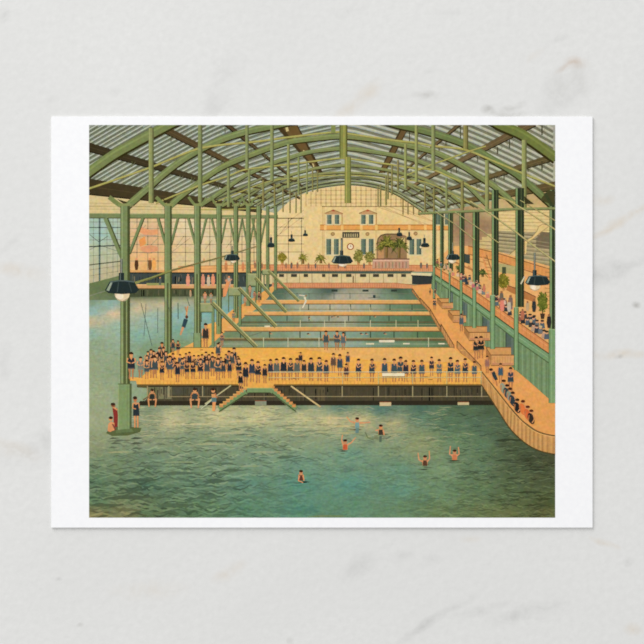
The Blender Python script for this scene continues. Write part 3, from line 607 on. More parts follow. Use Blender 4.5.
# ------------------------------------------------------------------ roof
EDGE = [(89, 193), (160, 199), (215, 205), (262, 210), (276, 213.5), (289, 201.5), (304, 193.5), (320, 188.5), (345, 185), (365, 186.5), (387, 191), (403, 199), (419, 210), (433, 213), (480, 204), (508, 197), (556, 190)]
k = Ink(True)
rf = grad([(89, 130, (152, 159, 146)), (89, 180, (160, 167, 140)), (150, 130, (148, 157, 146)), (150, 180, (162, 167, 138)), (220, 130, (150, 163, 158)), (220, 190, (162, 165, 134)), (300, 130, (156, 167, 162)), (300, 180, (166, 169, 140)), (345, 128, (160, 169, 164)), (345, 180, (178, 183, 160)), (400, 130, (156, 165, 154)), (400, 190, (158, 163, 134)), (460, 140, (166, 171, 158)), (460, 190, (152, 157, 126)), (520, 140, (168, 169, 152)), (530, 180, (174, 171, 140)), (555, 130, (162, 161, 142))])
P = []
for i in range(117):
    x0 = PX0 + i * 4; x1 = x0 + 4
    for j in range(8):
        q = []
        for x, t in ((x0, j / 8), (x1, j / 8), (x1, (j + 1) / 8), (x0, (j + 1) / 8)):
            y = 125 + (at(EDGE, x) - 125) * t; q.append((x, y, rf(x, y)))
        P.append(q)
k._emit(P)
SLOPE = [(89, -.60), (200, -.52), (250, -.34), (300, -.24), (338, -.2), (352, .25), (420, .33), (480, .42), (556, .58)]
G = [0.0]; xs = [89.0]
while xs[-1] < 556: G.append(G[-1] + at(SLOPE, xs[-1]) * 3); xs.append(xs[-1] + 3)
def gy(x): return at(list(zip(xs, G)), x)
def stripe(c, w, col, xa, xb, st=9):
    seg = []; x = xa
    gtab = list(zip(xs, G))
    while x <= xb:
        y = c + at(gtab, x); e = at(EDGE, x)
        if 122 < y < e - .5: seg.append((x, y))
        else:
            if len(seg) > 1: k.line(seg, w, col)
            seg = []
        x += st
    if len(seg) > 1: k.line(seg, w, col)
for lay in range(3):
    k.batch(); c = 118.0 + lay * 1.0
    while c < 420:
        # left half and right half run at their own spacing
        if lay == 0: stripe(c + R.uniform(-.3, .3), 1.7, (106, 110, 88), 89, 343)
        elif lay == 1: stripe(c + 1.6, 1.2, (182, 188, 168), 89, 343)
        else: stripe(c - .5, .4, (78, 80, 62), 89, 343)
        c += 4.5
    k.flush()
g345 = gy(345)
for lay in range(3):
    k.batch(); c = 0.0
    while c < 110:
        y0 = 125 - 100 + c * 1.5 - g345
        if lay == 0: stripe(y0 + R.uniform(-.3, .3), 2.2, (122, 121, 98), 346, 556)
        elif lay == 1: stripe(y0 + 2.2, 1.5, (190, 189, 164), 346, 556)
        else: stripe(y0 - 1.2, .6, (94, 94, 72), 346, 556)
        c += 3.8
    k.flush()
add(k, 'printed_roof_glazing', 'striped grey green glass roof')
VX, VY = 345.0, 221.0
def purlin(a, b, xe, c=DKB, lab=None, c2=None):
    """beam running towards the far end: a, b its two edges at the near end, xe where it stops"""
    def to(p, x): return (x, p[1] + (VY - p[1]) * (x - p[0]) / (VX - p[0]))
    k = Ink(); k.poly([a, to(a, xe), to(b, xe), b], [c, c2 or sh(c, 1.18), c2 or sh(c, 1.18), c]); k.line([b, to(b, xe)], 1.0, (34, 28, 14)); m = ((a[0] + b[0]) / 2, (a[1] + b[1]) / 2)
    k.line([m, to(m, xe)], .5, sh(c, 1.3)); add(k, 'printed_purlin', lab or 'dark brown roof beam running to the far end')
purlin((89, 178.5), (89, 194.5), 262, (64, 56, 36)); purlin((89, 142.4), (89, 151.5), 262, (58, 52, 34)); purlin((161, 123), (161, 131.5), 300, (80, 66, 42)); purlin((224, 119), (224, 125), 306, (74, 62, 42))
purlin((556, 181.2), (556, 190), 462, (92, 78, 48)); purlin((556, 152.6), (556, 160), 425, (92, 80, 50)); purlin((536, 116.5), (536, 126), 405, (100, 84, 56)); purlin((470, 112.5), (470, 117.8), 402, (92, 78, 52))
for (p, lab) in (([(274, 121), (318, 173), (321.5, 173), (295, 121)], 'brown double roof beam left of the ridge'), ([(404.5, 122), (379, 173), (384.5, 173), (411.5, 122)], 'brown roof beam right of the ridge')):
    k = Ink(); k.poly(p, (104, 82, 48)); k.line([p[0], p[1]], 5 if 'double' in lab else 2, (70, 56, 34), 1); k.line([p[2], p[3]], 3 if 'double' in lab else 1.4, (66, 52, 30), .8); add(k, 'printed_purlin', lab)
k = Ink(); k.batch()
for t in range(4):
    x, y = (286 + t * 9.0, 127 + t * 12.6); s = 1 - t * .17; k.poly([(x - 1.8 * s, y - 3 * s), (x + 1 * s, y - 2.5 * s), (x + 3 * s, y + 4 * s), (x + .4 * s, y + 4.6 * s)], (206, 188, 132))
k.flush(); add(k, 'printed_beam_opening', 'pale openings in the double roof beam')
# small hanging sprinkler pipes
for (x, y, h) in ((144.5, 137, 6), (132, 161, 6), (171, 136, 6), (180, 175, 5), (191.5, 177, 6), (211, 155, 7), (221.5, 159, 6), (237, 167, 5), (210, 182, 4), (218.5, 184, 5), (225, 127, 6), (251, 146, 6), (264.5, 153, 7), (239, 188, 4), (247, 190, 3)): k = Ink(); k.line([(x, y), (x, y + h)], .8, (88, 96, 62)); k.line([(x - 3.5, y + 1), (x, y + h - 1), (x + 3.5, y + 1)], .35, (120, 126, 92)); add(k, 'printed_hanger_pipe', 'short thin pipe hanging under the roof glass')
for (x, y, h, w) in ((542, 125, 10, 1.3), (542, 161, 9, 1.3), (509.5, 138.5, 10, 1.1), (497.5, 147, 7, 1.2), (528, 165, 7, 1.0), (504, 173, 7, 1.0), (494.5, 176, 6, .9), (477.5, 156, 6, .9), (460.5, 125, 13, 1.0), (446, 139, 7, 1.0), (439, 147, 6, .9), (477, 183, 5, .9), (456.5, 167, 6, .8), (451, 170, 5, .8), (409.5, 128, 13, 1.0), (402, 146, 10, .9), (426, 156, 5, .8), (411, 170, 5, .8), (479, 182, 5, .7)): k = Ink(); k.line([(x, y), (x, y + h)], w, (66, 70, 46)); k.line([(x - 5, y + 2), (x, y + h - 1), (x + 5, y)], .35, (110, 108, 80)); add(k, 'printed_hanger_pipe', 'short dark pipe hanging under the roof glass')

def arch(pts, w, col=GRN, w2=None, dark=True, lab='green curved roof truss', name='printed_truss_arch'):
    k = Ink(); s = smooth(pts)
    k.line(s, w, col, w2)
    if dark:
        o = [(x + (.25 if x < 345 else -.25) * w, y + w * .5) for x, y in s]; k.line(o, max(.8, w * .22), GRND)
    k.line([(x, y - w * .22) for x, y in s], max(.5, w * .2), sh(col, 1.13))
    return add(k, name, lab)
TIES = []
def tie(*a): TIES.append(a)
def draw_tie(pts, w, col=YEL, lab='yellow green tie rod of a truss'):
    k = Ink(); s = smooth(pts, 4); k.line([(x, y + w * .4) for x, y in s], w * .8, (112, 106, 50)); k.line(s, w, col); add(k, 'printed_tie_rod', lab)
# far to near
for L, w in (([(270, 208), (284, 200), (303, 191.5), (320, 186.8), (345, 183.9), (368, 185.5), (390, 191), (408, 201), (424, 212)], 1.8), ([(262, 207), (277, 198), (299, 188.8), (320, 183.6), (345, 181), (372, 183), (396, 191), (416, 203), (430, 212)], 1.8), ([(250, 206), (266, 196.5), (287, 186), (305, 181), (325, 178.4), (345, 177.4), (374, 179.6), (400, 187), (420, 198), (438, 210)], 2.2)):
    arch(L, w, (132, 142, 102))
k = Ink()
for y in (176.8, 181.5): k.line(smooth([(300, y + 9), (320, y + 3), (345, y), (374, y + 3), (392, y + 9)]), .7, (62, 62, 44))
add(k, 'printed_wire', 'thin dark lines under the farthest trusses')
arch([(240, 206), (258, 197), (275, 187), (300, 177.5), (320, 174), (345, 172.6), (381, 175.3), (402, 181), (425, 191), (450, 207)], 2.6, (134, 140, 90))
arch([(222, 206), (245, 194), (273, 181), (294, 174), (315, 168.5), (334, 166), (353, 165.6), (381, 169), (400, 173), (421, 178), (441, 188), (465, 206)], 3.0, (128, 138, 88))
for side, group in (('left', (((232, 206), (246, 198), (270, 183), (290, 176)), ((210, 200), (240, 188), (262, 178)), ((256, 206), (272, 195), (292, 184)))), ('right', (((392, 178), (410, 186), (430, 199), (440, 206)), ((410, 178), (430, 186), (452, 200), (460, 207)), ((440, 186), (460, 197), (474, 206)), ((425, 180), (448, 190), (478, 207))))):
    for pts in group:
        k = Ink(); q = smooth(list(pts)); k.line(q, 1.8, (130, 140, 98)); k.line([(x, y + 1.4) for x, y in q], .8, (70, 70, 40)); add(k, 'printed_truss_arch', 'thin green truss far back on the ' + side)
for (x, y, u) in ((243, 192, 5), (256, 187, 5), (237, 201, 6), (268, 180, 5), (250, 201, 5), (262, 198, 4.5), (274, 192, 4), (284, 183.5, 4), (279, 175.5, 5), (293, 180, 3.5), (262, 172, 6), (287, 193, 3), (390, 181, 3), (398, 184, 3.4), (406, 190, 3.6), (415, 194, 4), (408, 177, 4), (424, 190, 4.6), (420, 201, 4), (432, 199, 4.6), (436, 187, 5), (430, 207, 4), (445, 206, 5), (446, 196, 5), (455, 203, 5.5)):
    k = Ink(); s_ = 1 if x < 345 else -1
    k.poly([(x - u, y - 1.1 * s_), (x + u, y + .9 * s_ - .2), (x + u, y + .9 * s_ + 1.2), (x - u, y - 1.1 * s_ + 1.8)], (72, 62, 38)); add(k, 'printed_purlin_end', 'short dark beam end between the far trusses')
arch([(201, 205), (226, 188.5), (245, 175.5), (273, 163), (287, 158.5), (308, 152.3), (334, 149), (353, 149), (381, 153), (402, 156.8), (421, 162), (446, 173), (461, 181.5), (471, 189), (486, 204)], 4.2, (124, 138, 90))
tie([(156, 203), (198, 186), (228, 176), (245, 169.5), (273, 166), (304, 162.4), (334, 158.6), (347, 158.4), (381, 163), (414, 168), (433, 169.8), (450, 177), (462, 182), (478, 190), (490, 193), (523, 206)], 1.4)
tie([(213, 203), (245, 190), (270, 181), (300, 177.4), (330, 175.5), (360, 175.6), (390, 180), (420, 181), (440, 188), (470, 203)], 1.0)
arch([(169, 206), (185, 193), (201, 181), (221, 167.5), (245, 157), (273, 146.8), (291, 141.5), (310, 139), (335, 136.6), (353, 137), (378, 140), (400, 144), (428, 150), (445, 156.5), (461, 165), (484, 179.5), (498, 189), (517, 206)], 5.6, (122, 136, 86))
tie([(89, 188.5), (148, 168.2), (174, 157.6), (197, 149), (221, 144.8), (254, 141.7), (291, 136.8), (334, 132), (347, 133.4), (372, 137), (395, 140.4), (414, 142.4), (435, 146), (464, 149.3), (489, 159), (522, 173), (556, 186.5)], 1.7)
tie([(400, 178), (430, 165), (445, 160), (470, 151), (486, 146)], 1.2)
arch([(127, 206), (148, 188), (165, 173), (180, 161.5), (198, 150.5), (221, 139.8), (245, 132), (273, 126), (295, 121)], 6.6, (120, 136, 88)); arch([(385, 121), (400, 125.5), (421, 130), (442, 136), (461, 142.5), (476, 149.5), (491, 158.5), (512, 171), (526, 181.5), (552, 205)], 6.8, (106, 124, 78))
arch([(84, 176.5), (89, 172), (113, 155), (134, 143), (151, 134), (174, 122), (190, 116)], 9.5, (118, 134, 84)); arch([(480, 112), (499, 124), (525, 136), (556, 158)], 10, (108, 122, 66))
for a in TIES: draw_tie(*a)
# hangers
for (x, y0, y1, w) in ((386, 176, 205, 1.6), (380.5, 184, 206, 1.6), (378, 186, 206, 1.3), (388, 172, 199, 1.6), (392, 165, 195, 1.8), (398, 160, 190, 2), (405.5, 144, 188, 2.8), (416.3, 125, 182, 3.2), (433.3, 125, 170.5, 4), (425, 184, 212, 1.8), (434, 188, 212, 1.8), (446.5, 178, 210, 2.2), (462.3, 181, 210, 3.2), (465.7, 125, 149.5, 5), (487, 160, 210, 4), (524.2, 140, 208, 5),
                       (151.2, 128, 203, 5.2), (200.2, 125, 204, 4.4), (247, 125, 169, 3.4), (228.5, 168, 207, 3), (249.2, 169, 208, 2.4), (272, 125, 181, 3.6), (263.3, 180, 208, 2), (274.6, 184, 210, 1.8), (288.4, 144, 188, 2.8), (298.6, 157, 195, 2), (307, 162, 194, 1.6), (312.6, 169, 192, 1.4), (317.5, 171, 192, 1.3), (283, 187, 212, 1.3), (290, 190, 213, 1.3), (296, 192, 213, 1.3), (301, 190, 213, 1.3)):
    k = Ink(); c = mix(YEL, GRN, R.uniform(.5, .9)) if y1 - y0 > 30 else (134, 132, 82)
    k.rect(x - w / 2, y0, x + w / 2, y1, c); k.rect(x + w * .22, y0, x + w / 2, y1, sh(c, .7)); k.line([(x - w * .28, y0), (x - w * .28, y1)], w * .2, sh(c, 1.14)); add(k, 'printed_hanger', 'upright hanger of a roof truss')
for x in (403, 413.5, 419, 425, 408): 
    k = Ink(); k.line([(x, at(EDGE, x) - 1), (x, 214.5)], 1.2, (128, 110, 66)); add(k, 'printed_hanger', 'upright hanger of a roof truss')
k = Ink(); k.rect(339.4, 125, 347.4, 158, (134, 142, 78)); k.rect(339.4, 125, 341, 158, (106, 116, 66)); k.rect(343.5, 125, 344.4, 158, (170, 168, 90)); k.rect(346.2, 125, 347.4, 203, (84, 88, 46)); k.rect(344.6, 157, 351, 203, (134, 142, 78)); k.line([(346.4, 157), (346.4, 203)], .9, (176, 172, 96)); k.line([(350.4, 157), (350.4, 203)], .7, (88, 90, 52)); k.rect(331, 125, 335.5, 133, (128, 140, 84))
add(k, 'printed_ridge_hanger', 'thick green post hanging at the ridge')

# ------------------------------------------------------------------ eaves, posts and braces
k = Ink(); k.rect(89, 213.2, 130, 217.8, (118, 136, 92)); k.rect(130, 214.2, 222, 218, (122, 140, 92)); k.rect(222, 215, 278, 217.6, (128, 142, 96)); k.line([(89, 218), (222, 218.4), (278, 218)], .8, (76, 84, 54)); k.line([(89, 213.4), (222, 214.4)], .6, (158, 168, 118)); k.line([(198, 209.4), (229, 209.4), (262, 208)], 1, (176, 172, 96)); k.line([(124, 205), (130, 204.6)], 1, YEL); k.line([(89, 206.5), (150, 206)], .6, (190, 176, 120))
add(k, 'printed_eaves_beam', 'green horizontal beam along the tops of the left posts')
for (x, s) in ((124, 1), (168, .8), (197.5, .6), (218.5, .5), (236, .4), (248, .4)):
    k = Ink(); k.line([(x - 15 * s, 197), (x - 6 * s, 204), (x + 2 * s, 208)], 4.5 * s, (120, 136, 84)); k.line([(x + 15 * s, 198), (x + 4 * s, 207)], 3.6 * s, (120, 138, 88)); k.poly([(x - 7 * s, 199), (x + 1 * s, 205), (x + 3 * s, 202)], (66, 62, 38)); k.poly([(x - 6 * s, 203.5), (x + 8 * s, 203.5), (x + 5 * s, 207), (x - 5 * s, 207)], (136, 148, 94)); add(k, 'printed_bracket', 'green bracket at a post head on the left')
PG = (120, 140, 94); PD = (72, 84, 52)
def post_left(x0, x1, y0, y1, dk=.26, lab=None, inset=None, name='printed_post'):
    k = Ink(); w = x1 - x0
    k.rect(x0, y0, x1, y1, PG); k.rect(x1 - w * dk, y0, x1, y1, PD); k.line([(x0 + w * .18, y0), (x0 + w * .18, y1)], w * .12, (146, 166, 116)); k.line([(x0 + .2, y0), (x0 + .2, y1)], .5, (92, 108, 70))
    if inset: k.rect(x0 + w * .32, inset[0], x0 + w * .6, inset[1], (84, 98, 62)); k.line([(x0 + w * .62, inset[0]), (x0 + w * .62, inset[1])], .5, (156, 170, 118))
    return add(k, name, lab)
def brace(a, b, w, lab='green diagonal brace of a left post'):
    k = Ink(); k.line([a, b], w, PG, w * .8); k.line([(a[0] + w * .45, a[1]), (b[0] + w * .45, b[1])], w * .3, PD); add(k, 'printed_brace', lab)
LP = [(274, 277.2, 290), (266, 269.4, 292), (256.4, 261.4, 300), (246, 250.6, 306), (233.6, 238.2, 318), (216.4, 221.8, 334), (194.2, 200.8, 347.5), (164.5, 171.8, 372)]
for i, (a, b, yb) in enumerate(LP):
    m = (a + b) / 2; d = (b - a)
    if i > 1:
        brace((m - d * 1.4, 218), (m - d * .15, 243 + d), d * .42); brace((m + d * 1.35, 218), (m + d * .35, 238 + d), d * .36)
    post_left(a, b, 206, yb, .24, ['thin green post far back on the left', 'green post in the left row'][i > 3] , (283 if i == 7 else 274, yb - 8) if i > 4 else (262, yb - 6))
k = Ink(); k.rect(193.6, 333, 201.4, 347.6, (130, 154, 110)); k.line([(193.8, 333), (193.8, 347.6)], .7, (86, 104, 68)); k.rect(200.4, 333, 201.4, 347.6, PD); add(k, 'printed_post_foot', 'square green foot of a left post')
brace((105.5, 218), (123.5, 262), 4.6); brace((143, 218), (129, 254), 3.4)
post_left(120.4, 130, 206, 385, .27, 'thickest green post near the left edge', (300, 384))
k = Ink(); k.poly([(106, 433), (110, 428), (119, 426), (133, 427), (141.5, 428), (140, 432), (128, 435.5), (112, 436)], (88, 104, 66)); k.rect(118, 384, 131.6, 431, (126, 152, 104)); k.line([(118.4, 384), (118.4, 430)], .9, (150, 170, 122)); k.rect(129.6, 384, 131.6, 431, (84, 102, 68)); k.line([(118, 384), (131.6, 384)], .8, (84, 98, 62)); k.poly([(116, 430), (131.6, 428.5), (134, 432), (116, 433)], (100, 122, 80)); k.line([(127.2, 386), (127.2, 430)], .5, (108, 130, 90))
add(k, 'printed_post_foot', 'broad green foot of the left front post standing in the water')

# right side posts
def post_right(x0, x1, y0, yd, yb, split, low=None, lab='green post on the right with a dark inner face'):
    k = Ink(); xm = x0 + (x1 - x0) * split
    k.rect(x0, y0, xm, yd, (128, 156, 108)); k.rect(xm, y0, x1, yd, (46, 60, 44)); k.line([(xm + .3, y0), (xm + .3, yd)], .7, (36, 46, 30)); k.line([(x0 + .3, y0), (x0 + .3, yd)], .6, (84, 104, 66)); k.line([((xm + x1) / 2 + .4, y0), ((xm + x1) / 2 + .4, yd)], .8, (80, 96, 62))
    if low:
        k.rect(low[0], yd, low[1], yb, (122, 158, 112)); k.line([(low[0] + .4, yd), (low[0] + .4, yb)], .8, (90, 120, 82)); k.line([(low[1] - .4, yd), (low[1] - .4, yb)], .8, (72, 100, 66)); k.line([(low[0] + (low[1] - low[0]) * .4, yd), (low[0] + (low[1] - low[0]) * .4, yb)], .5, (150, 182, 138)); k.rect(low[0], yd, low[1], yd + 1, (150, 178, 130))
    add(k, 'printed_post', lab)
RB = 'thin green post far back on the right'
post_right(432.4, 436, 212, 266, 299, .45, (432.8, 435.2), RB); post_right(440, 443.8, 212, 268, 292, .35, (440.4, 442), RB); post_right(448.2, 453, 212, 272, 303, .35, (448.6, 450.6), RB); post_right(459.4, 464.4, 212, 278, 317, .35, (459.6, 462.6), RB)
post_right(472.6, 479.4, 210, 283, 328, .34, (472.2, 476.4)); post_right(491.6, 498.6, 190, 295, 349, .32, (490, 495.2)); post_right(515.4, 524, 188, 307, 370, .26, (513.8, 518.6))
post_right(549.4, 556, 190, 329, 403, .4, (548.6, 556), 'green post at the right edge of the picture')
k = Ink(); k.line([(418, 213.4), (470, 211), (515, 208.6), (556, 208.2)], 2, (134, 148, 96)); k.line([(418, 214.4), (470, 212.3), (515, 210), (556, 209.6)], .7, (84, 92, 58)); add(k, 'printed_eaves_beam', 'thin green beam across the right-hand posts')
for p in (((470, 201), (491, 214), (516, 232), (534, 246), (556, 262)), ((508, 200), (530, 213), (556, 230)), ((436, 212), (455, 224), (475, 240)), ((455, 212), (477, 227), (499, 243)), ((520, 200), (556, 221))):
    k = Ink(); w = 1.1 if p[0][0] in (470, 508) else .55; k.line([(x, y + .6) for x, y in p], w * .8, (120, 110, 70)); k.line(list(p), w, (186, 178, 120)); add(k, 'printed_stay_wire', 'pale slanting stay across the right-hand posts')
k = Ink(); k.poly([(525, 204), (534, 204), (524, 196)], (60, 60, 38)); k.poly([(540, 200), (556, 206), (556, 192), (548, 190)], (70, 74, 46)); k.line([(545, 193), (552, 206)], 3, (60, 72, 46)); add(k, 'printed_bracket', 'dark bracket at a post head on the right')
k = Ink(); k.line([(89, 296), (105, 291)], .8, (130, 140, 120)); k.line([(135, 283), (150, 278.5), (171, 270.5)], 2.6, (136, 144, 84), 2.0); k.line([(171, 270.5), (220, 257.5), (256, 246.6)], 1.6, (118, 112, 68), .9); k.line([(140, 282.4), (171, 271.8)], .6, (80, 84, 50)); add(k, 'printed_stay_wire', 'long slanting stay running up from the left lamp')

# ------------------------------------------------------------------ water slides
def slide(a, b, w, box, posts, lab):
    k = Ink()
    for (x, y0, y1, ww) in posts: k.rect(x - ww / 2, y0, x + ww / 2, y1, (120, 146, 104)); k.line([(x + ww / 2 - .3, y0), (x + ww / 2 - .3, y1)], .6, PD)
    x0, y0, x1, y1 = box
    k.rect(x0, y0, x1, y1, (150, 162, 116)); k.line([(x0, y0), (x1, y0)], 1, (176, 180, 124)); k.line([(x0, y1), (x1, y1)], .9, (96, 112, 74)); k.line([(x0 + .4, y0), (x0 + .4, y1)], .8, (104, 124, 84))
    dx, dy = b[0] - a[0], b[1] - a[1]
    k.line([a, b], w, (138, 146, 96)); k.line([(a[0] + w * .4, a[1] - w * .3), (b[0] + w * .4, b[1] - w * .3)], w * .25, (192, 188, 130)); k.line([(a[0] - w * .4, a[1] + w * .35), (b[0] - w * .4, b[1] + w * .35)], w * .25, (80, 82, 50)); k.line([(a[0], a[1]), (b[0], b[1])], w * .2, (104, 112, 72))
    add(k, 'printed_slide', lab)
slide((268.6, 270.5), (299, 301), 2.2, (262, 270, 270, 274.5), ((264, 274, 288, 1.2),), 'farthest green water slide')
slide((255.3, 277.6), (286.3, 312), 2.6, (247, 274, 256, 286), ((247.5, 274, 300, 1.4), (255.6, 280, 305, 1.4)), 'green water slide second from the far end')
slide((239, 288), (276, 326.5), 3.0, (228, 288, 240, 295.6), ((240, 290, 325, 3.0), (228.6, 295, 312, 1.0)), 'green water slide with a square launch platform')
k = Ink(); k.poly([(223, 290), (227, 281), (230, 282), (226, 296), (223, 297)], (226, 150, 96)); k.ell(226.5, 280.6, 1.4, 1.5, (214, 146, 104), 8); k.line([(228, 283), (232, 279)], .9, (216, 150, 110)); add(k, 'printed_bather', 'orange figure leaning at the slide top')
slide((212, 302.6), (256.5, 347), 3.4, (200, 303.6, 212.5, 312), ((213, 304, 346, 3.0), (201.4, 311, 322, .8), (205, 304, 312, .6), (208.5, 304, 312, .6)), 'nearest and longest green water slide')

# ------------------------------------------------------------------ main deck
k = Ink()
k.poly([(130, 377), (141, 377.6), (158, 360), (172, 352), (184.5, 347.6), (453, 347.6), (478, 366), (481.6, 372), (481.6, 384.6), (137, 384.6), (136, 381), (130, 380.6)], (236, 174, 82))
k.batch()
for i in range(300):
    x = R.uniform(186, 470); y = R.uniform(349, 380); k.line([(x, y), (x + R.uniform(2, 7), y)], .6, R.choice([(228, 162, 74), (242, 184, 94), (226, 166, 88)]))
for i in range(95): x = 142 + i * 3.6; k.line([(x, 380.4), (x, 384.4)], .4, (206, 142, 62))
k.flush(); k.poly([(300, 348), (453, 347.6), (470, 362), (380, 362)], (230, 174, 100)); k.line([(137, 384.8), (481.6, 384.8)], 1.3, (132, 102, 52)); k.line([(140, 381), (481, 381)], .4, (216, 156, 76)); k.line([(180, 347.6), (453, 347.4)], .7, (120, 112, 62))
add(k, 'printed_deck', 'bright orange main deck where the bathers stand')
k = Ink()
k.poly([(147, 385.4), (482, 385.4), (496, 404), (140, 405), (147, 399)], (74, 70, 52)); k.poly([(158, 386), (172, 386), (172, 399), (158, 399)], (122, 124, 94)); k.poly([(147, 386), (158, 386), (158, 398), (147, 398)], (110, 116, 84)); k.rect(172, 386, 205, 395, (78, 80, 66)); k.rect(318, 386, 325, 402, (92, 86, 62)); k.rect(296, 386, 318, 396, (84, 78, 58))
k.batch()
for i in range(160): x = R.uniform(150, 485); k.line([(x, R.uniform(386, 390)), (x, R.uniform(392, 402))], R.uniform(.4, 1.2), R.choice([(84, 80, 60), (62, 60, 46), (92, 88, 66), (56, 56, 44)]))
k.flush(); k.poly([(140, 401), (495, 400.6), (498, 405), (138, 405.4)], (50, 46, 34)); k.line([(168, 396.6), (490, 396.4)], .8, (152, 136, 98)); k.line([(147, 386.4), (482, 386.4)], 1.2, (58, 50, 34))
k.batch()
for x in (147.4, 168.8, 202.6, 342.2, 378.4, 412.6, 446.8, 481.6): k.line([(x, 386), (x, 397)], 1, (164, 150, 110))
k.flush(); add(k, 'printed_under_deck', 'dark open space under the main deck')
for (x0, y0, x1, y1) in ((379.6, 402, 391.2, 406), (457.6, 402, 469, 405), (255, 400.8, 266.4, 405.6)):
    k = Ink(); k.rect(x0, y0, x1, y1, (204, 184, 136) if x0 > 300 else (136, 146, 122)); k.line([(x0, y0), (x1, y0)], .7, (140, 80, 50)); add(k, 'printed_step_box', 'small pale box at the water line under the deck')
k = Ink(); k.line([(137, 386), (147, 386.6)], 2.4, (90, 84, 50)); k.line([(143, 400), (152, 394)], 1.2, (120, 100, 66)); add(k, 'printed_deck_bracket', 'dark bracket at the left end of the main deck')
def stair(pts, n, lab):
    (ax, ay), (bx, by) = pts; k = Ink()
    k.poly([(ax, ay), (bx, by), (bx + (4 if bx > ax else 6), by + 1.6), (ax + (0 if bx > ax else 0), ay + 5.2)], (122, 150, 100)) if False else None
    k.line([(ax, ay + 2.5), (bx, by)], 5.2, (116, 146, 98), 6); k.line([(ax, ay + 5.2), (bx, by + 2.6)], .9, (62, 76, 48)); k.line([(ax, ay + .6), (bx, by - 2.2)], .6, (166, 184, 128))
    for i in range(n):
        t = (i + .3) / n; x = ax + (bx - ax) * t; y = ay + (by - ay) * t - 1.6
        k.poly([(x - 1.8, y - 1.4), (x + 1.8, y - 1.4), (x + 1.8, y + 1.6), (x - 1.8, y + 1.6)], (208, 146, 84)); k.line([(x - 1.9, y - 1.5), (x + 1.9, y - 1.5)], .7, (120, 78, 48) if bx > ax else (236, 186, 110))
    add(k, 'printed_staircase', lab)
stair(((246, 389), (219, 409)), 8, 'left flight of green steps down into the water'); stair(((272, 388), (296, 409)), 8, 'right flight of green steps down into the water')
k = Ink(); k.poly([(238, 385), (240, 379), (272, 379), (274, 385), (271, 388.6), (247, 388.6)], (232, 170, 82)); k.rect(247, 388, 272.5, 392.6, (120, 150, 102)); k.line([(247, 388.2), (272.5, 388.2)], .8, (160, 176, 112)); k.line([(249, 392.8), (270, 392.8)], .8, (60, 70, 46)); add(k, 'printed_landing', 'green landing between the two flights of steps')
k = Ink(); k.line([(205, 404), (231, 385.4)], 1.2, (192, 182, 136)); k.line([(291, 386), (320.6, 407)], 1.5, (206, 180, 124)); k.line([(201, 409), (213, 399)], 1.0, (190, 196, 160)); add(k, 'printed_handrail', 'pale slanting handrails beside the steps')
# curved ramp front on the right
TOP = [(481.4, 371.5), (493.5, 386.5), (505.7, 402), (513, 411), (520, 418.6), (528, 425.6), (536, 430.7), (545, 434), (556, 436)]
BOT = [(481.4, 385), (495.6, 406.5), (505.7, 422.6), (512, 431), (520, 438.9), (528, 445), (536, 449.4), (545, 452.4), (556, 454.6)]
k = Ink(); T = smooth(TOP, 4); B = smooth(BOT, 4); k._emit([[(*T[i], (206, 152, 88)), (*T[i + 1], (200, 148, 88)), (*B[i + 1], (186, 138, 82)), (*B[i], (196, 144, 84))] for i in range(len(T) - 1)])
k.batch()
for i in range(1, len(T) - 1): k.line([T[i], B[i]], .55, (150, 110, 66) if i % 2 else (222, 172, 106))
k.flush(); k.line([(x, y + 1.2) for x, y in T], .8, (226, 176, 110)); k.line(T, 1.3, (110, 84, 48)); k.line(B, 1.2, (84, 70, 40)); add(k, 'printed_ramp_front', 'curved orange planked front of the right-hand deck')

